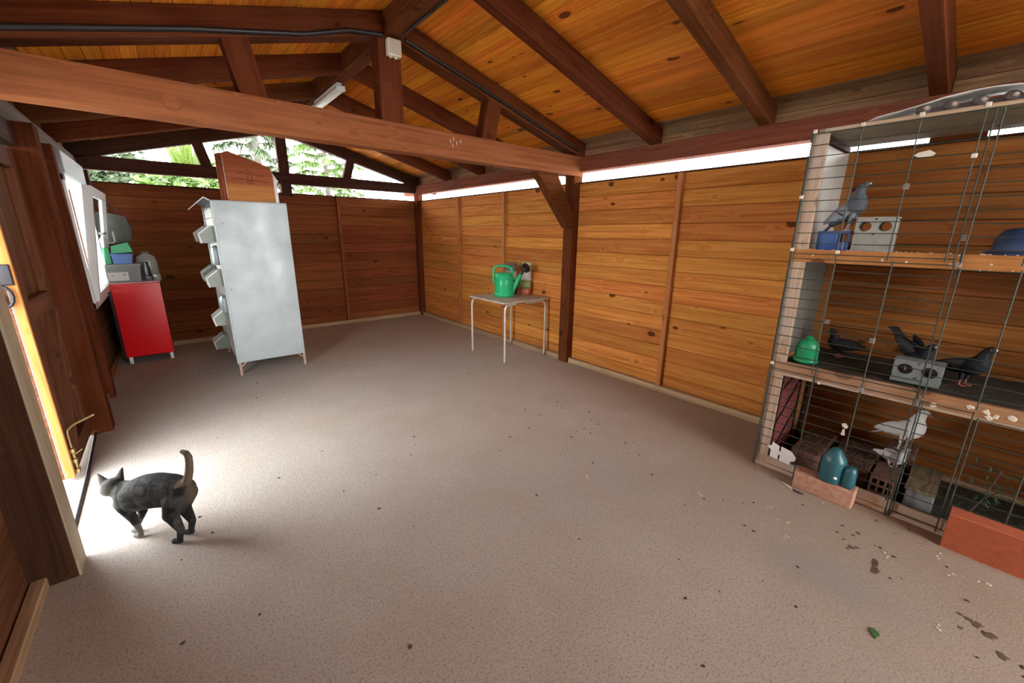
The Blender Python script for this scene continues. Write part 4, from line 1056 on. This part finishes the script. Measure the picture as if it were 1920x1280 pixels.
def block2(name, label, x, y0_, y1_, z0_, z1_, depth, mat, hz, r, wall_pos=None, cat_='block'):
    """block with round holes right through along X"""
    b = MB(); n = 2; cw = (y1_-y0_)/n
    for i in range(n):
        a0 = y0_+i*cw; a1 = a0+cw; cy_ = (a0+a1)/2; zt_ = min(z1_, hz+ (z1_-hz)); zl = hz-(z1_-hz)
        sq = []; ci = []; N = 24
        for k in range(N):
            a = 2*PI*(k+.5)/N; ca, sa = math.cos(a), math.sin(a); m_ = max(abs(ca)/(cw/2), abs(sa)/(z1_-hz))
            sq.append((cy_+ca/m_, hz+sa/m_)); ci.append((cy_+ca*r*1.12, hz+sa*r))
        vs = [(x, *p) for p in sq]+[(x, *p) for p in ci]+[(x+depth, *p) for p in sq]+[(x+depth, *p) for p in ci]
        fs = []
        for k in range(N):
            l = (k+1) % N
            fs += [(k, l, N+l, N+k), (2*N+l, 2*N+k, 3*N+k, 3*N+l), (N+k, N+l, 3*N+l, 3*N+k), (l, k, 2*N+k, 2*N+l)]
        b.add(vs, fs)
    b.box((x, y0_, z0_), (x+depth, y1_, hz-(z1_-hz)+.0005))
    o = b.build(name, mat)
    lp = MB(); lp.box((x-.004, y0_-.003, z1_-.001), (x+depth, y1_+.003, z1_+.006)); lp.build('top_edge', mat, o)
    lp = MB(); lp.box((x-.006, y0_-.001, z0_), (x, y1_+.001, z0_+.022)); lp.build('foot_ledge', mat, o)
    return tag(o, label, cat_, 'two-hole blocks in the hutch')
block2('hollow_block', 'pale grey two-hole block on the top tier beside the blue feeder', 3.05, .432, .605, 1.460, 1.652, .10, CONCBLK, 1.607, .026)
block2('hollow_block', 'dark grey two-hole block on the middle tier in front of the black pigeons', 3.06, .105, .30, .768, .888, .10, CONCBLK2, .842, .029)

# blue feeder
t = thing('blue_feeder', 'blue plastic feeder box under the grey pigeon on the top tier', 'feeder', (3.10, .70, 1.458))
b = MB(); b.cbox((3.045, .675, 1.458), (3.16, .775, 1.582), .006); b.build('box_body', BLUE, t)
b = MB(); b.cbox((3.045, .62, 1.458), (3.16, .676, 1.520), .006); b.build('front_tray', BLUE, t)
b = MB()
for y in (.622, .645): b.box((3.05, y, 1.52), (3.055, y+.006, 1.575)); b.box((3.15, y, 1.52), (3.155, y+.006, 1.575))
b.box((3.045, .62, 1.572), (3.16, .68, 1.582)); b.build('grille', BLUE, t)
b = MB(); b.box((3.0435, .640, 1.462), (3.0455, .643, 1.518)); b.build('scratch', STEEL, t)
t = thing('blue_bucket', 'dark blue rounded feeder at the right edge of the top tier', 'feeder', (3.12, .0, 1.458))
b = MB(); b.lathe([(.085, 0), (.088, .02), (.075, .10), (.055, .13), (.03, .14)], (3.12, -.01, 1.458), 24); b.build('body', plain('navy_plastic', (.02, .05, .13), .4), t)
b = MB(); b.lathe([(.10, 0), (.105, .03), (.10, .032), (.09, .01)], (3.12, -.01, 1.458), 24); b.build('tray', plain('navy_plastic_tray', (.02, .05, .13), .4), t)

# green drinker
t = thing('green_drinker', 'green bell drinker at the left end of the middle tier', 'drinker', (3.07, .715, .768))
b = MB(); b.lathe([(.060, 0), (.068, .003), (.068, .020), (.064, .024)], (3.07, .715, .768), 28); b.build('base_tray', GREENDR, t)
b = MB(); b.lathe([(.061, .018), (.063, .03), (.063, .080), (.065, .084), (.065, .092), (.060, .096), (.058, .105), (.058, .118), (.030, .150), (.014, .168), (.010, .17)], (3.07, .715, .768), 28); b.build('bell', GREENDR, t)
# teal drinker on the pale brick
t = thing('teal_drinker', 'teal plastic jar drinker standing on the pale brick', 'drinker', (2.905, .425, .112))
b = MB(); b.lathe([(.056, 0), (.061, .006), (.061, .135), (.058, .150), (.022, .210), (.016, .214)], (2.905, .430, .112), 28); b.build('jar', TEAL, t)
b = MB(); b.lathe([(.030, 0), (.034, .02), (.032, .105), (.026, .125), (.018, .130)], (2.895, .345, .112), 22); b.build('cup', TEAL, t)
b = MB(); b.cbox((2.88, .36, .135), (2.91, .40, .19), .006); b.build('spout', TEAL, t)
b = MB(); b.ell((2.847, .40, .160), (.006, .009, .009)); b.build('knob', WHITE, t)

# bricks
b = MB(); b.cbox((2.845, .300, 0), (2.950, .600, .112), .006)
tag(b.build('pale_brick', BRICKP), 'pale pinkish solid brick on the floor in front of the hutch, under the teal drinker', 'brick')
b = MB(); zz = .004
prof = [(2.955, 0), (2.955, .195)]
b2 = MB(); poly = [(2.950, 0.0), (2.950, .196), (2.858, .196), (2.855, .192)]
k = 0
z = .190
while z > .004:
    poly += [(2.855, z), (2.8585, z-.002), (2.8585, z-.0055), (2.855, z-.0075)]; z -= .0105
poly += [(2.855, 0)]
b2.prism(poly, 1, -.58, -.070)
tag(b2.build('orange_brick', BRICKO), 'large ribbed orange hollow brick standing on edge in front of the hutch', 'brick')
def holed_brick(name, label, x0_, x1_, y0_, y1_, z0_, z1_, ny, nz, mat):
    b = MB(); wt = .011
    ys = [y0_+(y1_-y0_-wt)*i/ny for i in range(ny+1)]; zs_ = [z0_+(z1_-z0_-wt)*i/nz for i in range(nz+1)]
    for y in ys: b.box((x0_, y, z0_), (x1_, y+wt, z1_))
    for z in zs_:
        for i in range(ny): b.box((x0_+.0005, ys[i]+wt, z), (x1_, ys[i+1], z+wt))
    return tag(b.build(name, mat), label, 'brick')
holed_brick('hollow_brick', 'brown hollow brick showing nine square holes at the bottom of the hutch', 3.03, 3.29, .160, .270, .028, .172, 3, 3, BRICKD)
b = MB(); b.cbox((3.035, -.004, .028), (3.38, .113, .165), .008); tag(b.build('dusty_block', CONCBLK2), 'dusty grey block to the right of the nine-hole brick', 'block')
b = MB(); b.box((3.03, -.005, .166), (3.39, .12, .186))
tag(b.build('wooden_board', OLDB), 'short weathered board lying on the dusty grey brick', 'board')
def ridged(name, label, x0_, x1_, y0_, y1_, z0_, z1_):
    b = MB(); b.cbox((x0_, y0_, z0_), (x1_, y1_, z1_), .006); o = b.build(name, RUBBLE)
    r_ = MB(); y = y0_+.008
    while y < y1_-.008:
        x = x0_+.004
        while x < x1_-.02:
            r_.box((x, y, z1_-.001), (x+.022, y+.006, z1_+random.uniform(.003, .008))); x += .028
        y += .0125
    x = y0_
    r_.build('ridges', RUBBLE, o); return tag(o, label, 'brick', 'ridged bricks on the hutch floor')
ridged('ridged_brick', 'dark ridged brick behind the white card, left on the hutch floor', 3.05, 3.50, .53, .69, .030, .165)
ridged('ridged_brick', 'dark ridged brick behind the teal drinker on the hutch floor', 3.09, 3.52, .285, .49, .030, .165)
b = MB(); b.cbox((3.40, .13, .03), (3.63, .262, .225), .008)
tag(b.build('perch_block', BRICKD), 'brown block under the standing white pigeon', 'block')

# pigeons
pigeon('slate grey pigeon standing upright on the blue feeder in the top tier', (3.10, .655, 1.582), -PI/2, GREY, pitch=.82, scale=.98, body_z=.122, tail=.165)
pigeon('black pigeon with raised tail behind the dark two-hole block', (3.25, .245, .765), -PI/2-.75, BLK, pitch=-.62, scale=1.0, body_z=.135)
pigeon('black pigeon with pale beak at the right of the middle tier', (3.26, .035, .765), -PI/2-.45, BLK, pitch=.25, scale=.95, tail=.17)
pigeon('small dark pigeon crouching beside the green drinker in the shadow', (3.38, .60, .765), PI/2+.5, BLK, pitch=.1, scale=.85, body_z=.10, tail=.17)
pigeon('white pigeon standing at the back of the bottom tier', (3.46, .205, .226), -PI/2-.55, WHT, pitch=.50, scale=1.12, body_z=.125, tail=.18)
pigeon('grey and white pigeon low in front of the standing white pigeon', (3.27, .215, .172), -PI/2-.60, PIE, pitch=.10, scale=.70, body_z=.085, tail=.17)

# things on the hutch roof
t = thing('egg_tray', 'dark moulded tray with pale knobs lying on the hutch roof', 'tray', (3.06, .25, 2.139))
b = MB(); b.cbox((3.02, -.20, 2.139), (3.12, .45, 2.172), .006); b.build('tray', plain('tray_dark', (.07, .06, .06), .6), t)
for i in range(6):
    y = .43-i*.095
    b = MB(); b.lathe([(.024, 0), (.030, .01), (.028, .030), (.012, .040)], (3.03, y, 2.150), 14); b.build('knob', plain('tray_knob', (.16, .13, .12), .6) if i == 0 else bpy.data.materials['tray_knob'], t)
    b = MB(); b.ell((2.999, y-.012, 2.168), (.007, .011, .010)); b.build('knob_tip', plain('knob_tip', (.50, .42, .36), .5) if i == 0 else bpy.data.materials['knob_tip'], t)
pts = [(.66, 2.142), (.60, 2.165), (.52, 2.180), (.44, 2.196), (.36, 2.208), (.28, 2.216), (.20, 2.222), (.13, 2.214), (.05, 2.188), (-.05, 2.165), (-.3, 2.160)]
b = MB(); vs = []; fs = []
for i, (y, z) in enumerate(pts):
    for k in range(5):
        x = 2.985+k*.05 - (.0 if i < 6 else (i-5)*.004); vs.append((x, y, z + .004*math.sin(i*1.7+k*2) - (.006 if k == 0 else 0)))
for i in range(len(pts)-1):
    for k in range(4): fs.append((i*5+k, (i+1)*5+k, (i+1)*5+k+1, i*5+k+1))
b.add(vs, fs, True); o = b.build('white_sheet', plain('white_wrap', (.78, .77, .71), .5, noise=.3, nscale=20))
sm = o.modifiers.new('s', 'SOLIDIFY'); sm.thickness = .006
tag(o, 'crumpled white plastic sheet arched over the tray on the hutch roof', 'sheet')
# dark wood slip and twigs in bottom right
tw = thing('leafy_twig', 'dusty green leafy twig at the right of the bottom tier', 'twig', (3.2, -.17, .04))
b = MB(); b.tube([(3.15, -.12, .04), (3.2, -.17, .18), (3.22, -.2, .36)], .004, 5); b.tube([(3.2, -.17, .18), (3.16, -.24, .30)], .003, 5); b.build('stem', BARK, tw)
b = MB(); random.seed(3)
for k in range(90):
    p = Vector((3.2+random.gauss(0, .05), -.19+random.gauss(0, .06), random.uniform(.08, .40))); d = Vector((random.gauss(0, 1), random.gauss(0, 1), random.gauss(0, .6))).normalized()*.018; s_ = d.cross(Vector((0, 0, 1))).normalized()*.006
    b.add([p-d, p+s_, p+d, p-s_], [(0, 1, 2, 3)])
stuff(b.build('leaves', plain('twig_leaf', (.03, .10, .04), .7), tw))

# ------------------------------------------------------------------ floor bits
random.seed(21)
FEA = plain('feather_dark', (.05, .04, .05), .7)
t = thing('feather', 'fallen feather, dark with white tip, on the floor near the pale brick', 'feather', (2.83, .55, 0))
b = MB(); b.prism([(2.800, .520), (2.785, .545), (2.795, .575), (2.815, .590), (2.812, .555)], 2, .001, .006); b.build('vane', FEA, t)
b = MB(); b.prism([(2.815, .590), (2.800, .580), (2.822, .620), (2.845, .650), (2.838, .625)], 2, .001, .006); b.build('quill', CREAM, t)
t = tag(MB().box((0, 0, 0), (.001, .001, .001)).build('floor_droppings', plain('floor_dark_bits', (.07, .05, .035), .9)), 'small dark droppings and crumbs scattered over the concrete floor', 'droppings') if False else None
b = MB()
for k in range(150):
    r = random.random()
    if r < .45: x, y = random.uniform(1.2, 2.95), random.uniform(-.6, 2.6)
    elif r < .75: x, y = random.uniform(-.3, 3.4), random.uniform(.6, 6.0)
    else: x, y = random.uniform(-.2, .5), random.uniform(5.4, 6.9)
    splat(b, (x, y, .0005), random.uniform(.003, .011))
o = stuff(b.build('floor_crumbs', plain('floor_dark_bits', (.07, .05, .035), .9))); tag(o, 'small dark crumbs and droppings scattered over the concrete floor', 'crumbs')
b = MB()
for (x, y) in ((2.80, .42), (2.50, .62), (2.42, .50), (2.55, .10), (2.63, -.13), (2.68, -.22), (2.2, -.12), (2.3, .45), (2.75, -.08), (1.9, 1.5), (2.9, 1.9), (2.3, .92)):
    for k in range(3): splat(b, (x+random.gauss(0, .012), y+random.gauss(0, .012), .0008), random.uniform(.003, .008))
o = stuff(b.build('pale_crumbs', plain('pale_bits', (.62, .55, .44), .8))); tag(o, 'pale seed husks and droppings on the floor by the hutch', 'crumbs')
b = MB()
for (x, y, r_) in ((2.481, .223, .022), (2.50, .20, .014), (2.462, .125, .022), (2.44, .12, .018), (2.638, .221, .016), (2.60, .235, .012), (2.343, -.219, .030), (2.307, -.249, .026), (2.32, -.262, .02), (2.225, -.292, .026), (2.353, -.196, .02), (2.36, -.17, .012), (2.648, .292, .014), (2.375, .11, .026), (2.40, .115, .024), (2.43, .118, .018), (2.56, .30, .012), (2.52, .26, .010), (2.277, .892, .012), (2.27, -.18, .014)):
    splat(b, (x, y, -.0015), r_)
o = stuff(b.build('wet_stains', plain('wet_stain', (.115, .075, .045), .7))); tag(o, 'dark brown damp splashes on the floor in front of the hutch', 'stains')
b = MB(); b.prism([(1.93, .035), (1.96, .06), (1.985, .05), (1.965, .025)], 2, .001, .005)
tag(b.build('green_leaf', plain('small_leaf', (.05, .14, .04), .7)), 'tiny green leaf lying alone on the floor at lower right', 'leaf')
b = MB()
for (x, z) in ((2.0, 2.31), (2.03, 2.33), (2.06, 2.30), (2.10, 2.32), (2.02, 2.28)): b.box((x, 3.2475, z-.02), (x+.004, 3.2495, z+.01))
o = stuff(b.build('white_drips', plain('drip_white', (.70, .62, .55), .7))); o['label'] = 'thin white droppings on the tie beam right of the king post'; o['category'] = 'droppings'

# ------------------------------------------------------------------ outdoors beyond the back wall
def foliage(b, centre, rad, n, size, droop=0):
    for k in range(n):
        v = Vector((random.gauss(0, 1), random.gauss(0, 1), random.gauss(0, 1))).normalized()*random.uniform(.45, 1)
        p = Vector(centre) + Vector((v.x*rad[0], v.y*rad[1], v.z*rad[2]))
        d = Vector((random.gauss(0, 1), random.gauss(0, 1), random.gauss(0, .6)-droop)).normalized()*size*random.uniform(.6, 1.3)
        s_ = d.cross(Vector((random.gauss(0, 1), random.gauss(0, 1), random.gauss(0, 1)))).normalized()*size*.35
        b.add([p-d, p+s_, p+d, p-s_], [(0, 1, 2, 3)])
random.seed(9)
def bush(label, cx_, cy_, h, r, mat, n=1500):
    t = thing('garden_shrub', label, 'shrub', (cx_, cy_, -.15), 'shrubs behind the building')
    b = MB(); b.tube([(cx_, cy_, -.15), (cx_+.05, cy_, h*.5), (cx_-.1, cy_, h*.85)], [.09, .05, .02], 7); b.tube([(cx_, cy_, .4), (cx_+r*.5, cy_, h*.7)], .03, 6); b.build('trunk', BARK, t)
    b = MB()
    for k in range(7): foliage(b, (cx_+random.uniform(-r, r)*.6, cy_+random.uniform(-r, r)*.5, h*random.uniform(.45, .85)), (r*.55, r*.5, h*.25), n//7, .10)
    stuff(b.build('foliage', mat, t))
bush('bushy pale green shrub seen through the left end of the back opening', -1.5, 13.4, 3.7, 1.3, LEAFD, 8000)
bush('lower green shrub behind the slot above the back wall, left of the wooden boards', .25, 10.6, 2.85, 1.15, LEAFG, 8000)
# palm
t = thing('palm_tree', 'bright green palm seen through the left gable opening', 'palm tree', (.75, 14.5, -.15))
b = MB(); b.tube([(.75, 14.5, -.15), (.77, 14.5, 1.6), (.75, 14.5, 3.0)], [.22, .18, .20], 12); b.build('trunk', BARK, t)
hub = Vector((.75, 14.5, 3.0))
for k in range(15):
    a = 2*PI*k/15 + random.uniform(-.15, .15); el = random.uniform(.35, 1.4); ln = random.uniform(1.0, 1.5)
    b = MB(); pts = []
    for i in range(8):
        u = i/7; pts.append(hub + Vector((math.cos(a)*math.cos(el)*ln*u, math.sin(a)*math.cos(el)*ln*u, math.sin(el)*ln*u - .45*u*u*ln*math.cos(el))))
    b.tube(pts, [.02-.0022*i for i in range(8)], 5)
    for i in range(1, 8):
        for sg in (-1, 1):
            for q in (0, .5):
                p = pts[i-1].lerp(pts[i], q); tn = (pts[i]-pts[i-1]).normalized(); sd = tn.cross(Vector((0, 0, 1))).normalized()*sg
                e = p + (tn*.6+sd*.6 + Vector((0, 0, -.12))).normalized()*.42*(1-.08*i); w_ = tn*.022
                b.add([p-w_, p+w_, e], [(0, 1, 2)])
    b.build('frond', LEAFP, t)
b = MB()
for k in range(34):
    a = random.uniform(0, 2*PI); r_ = random.uniform(.0, .55); b.tube([hub + Vector((math.cos(a)*r_*.3, math.sin(a)*r_*.3, -.15)), hub + Vector((math.cos(a)*r_, math.sin(a)*r_, random.uniform(.65, 1.0)))], [.06, .008], 5)
b.build('crown_spikes', LEAFP, t)
# conifers
def conifer(label, cx_, cy_, h, r, n, matf):
    t = thing('conifer', label, 'tree', (cx_, cy_, -.15), 'conifers behind the building')
    b = MB(); b.tube([(cx_, cy_, -.15), (cx_, cy_, h)], [.14, .03], 10); b.build('trunk', plain('pale_bark', (.10, .085, .07), .9, noise=.5, nscale=8) if 'pale_bark' not in bpy.data.materials else bpy.data.materials['pale_bark'], t)
    br_ = MB(); lf = MB()
    for k in range(n):
        z = .8 + (h-.9)*k/n; a = k*2.4 + random.uniform(-.3, .3); L_ = r*(1-.65*z/h)*random.uniform(.75, 1.15)
        p0 = Vector((cx_, cy_, z)); d = Vector((math.cos(a), math.sin(a), .12)); p1 = p0+d*L_*.6; p2 = p0+d*L_+Vector((0, 0, -.18*L_))
        br_.tube([p0, p1, p2], [.022, .014, .004], 5)
        for j in range(100):
            u = random.uniform(.25, 1); q = p0.lerp(p1, u/.6) if u < .6 else p1.lerp(p2, (u-.6)/.4)
            e = q + Vector((random.gauss(0, .13), random.gauss(0, .13), -random.uniform(.02, .30))); s_ = Vector((random.gauss(0, 1), random.gauss(0, 1), 0)).normalized()*.034
            lf.add([q-s_, q+s_, e], [(0, 1, 2)])
    stuff(br_.build('branches', BARK, t)); stuff(lf.build('needles', matf, t))
conifer('tall conifer seen through the gable opening left of the king post', 2.2, 13.2, 6.5, 1.35, 74, LEAFD)
conifer('bright green conifer seen right of the back king post', 4.9, 16.6, 6.8, 2.2, 90, LEAFG)
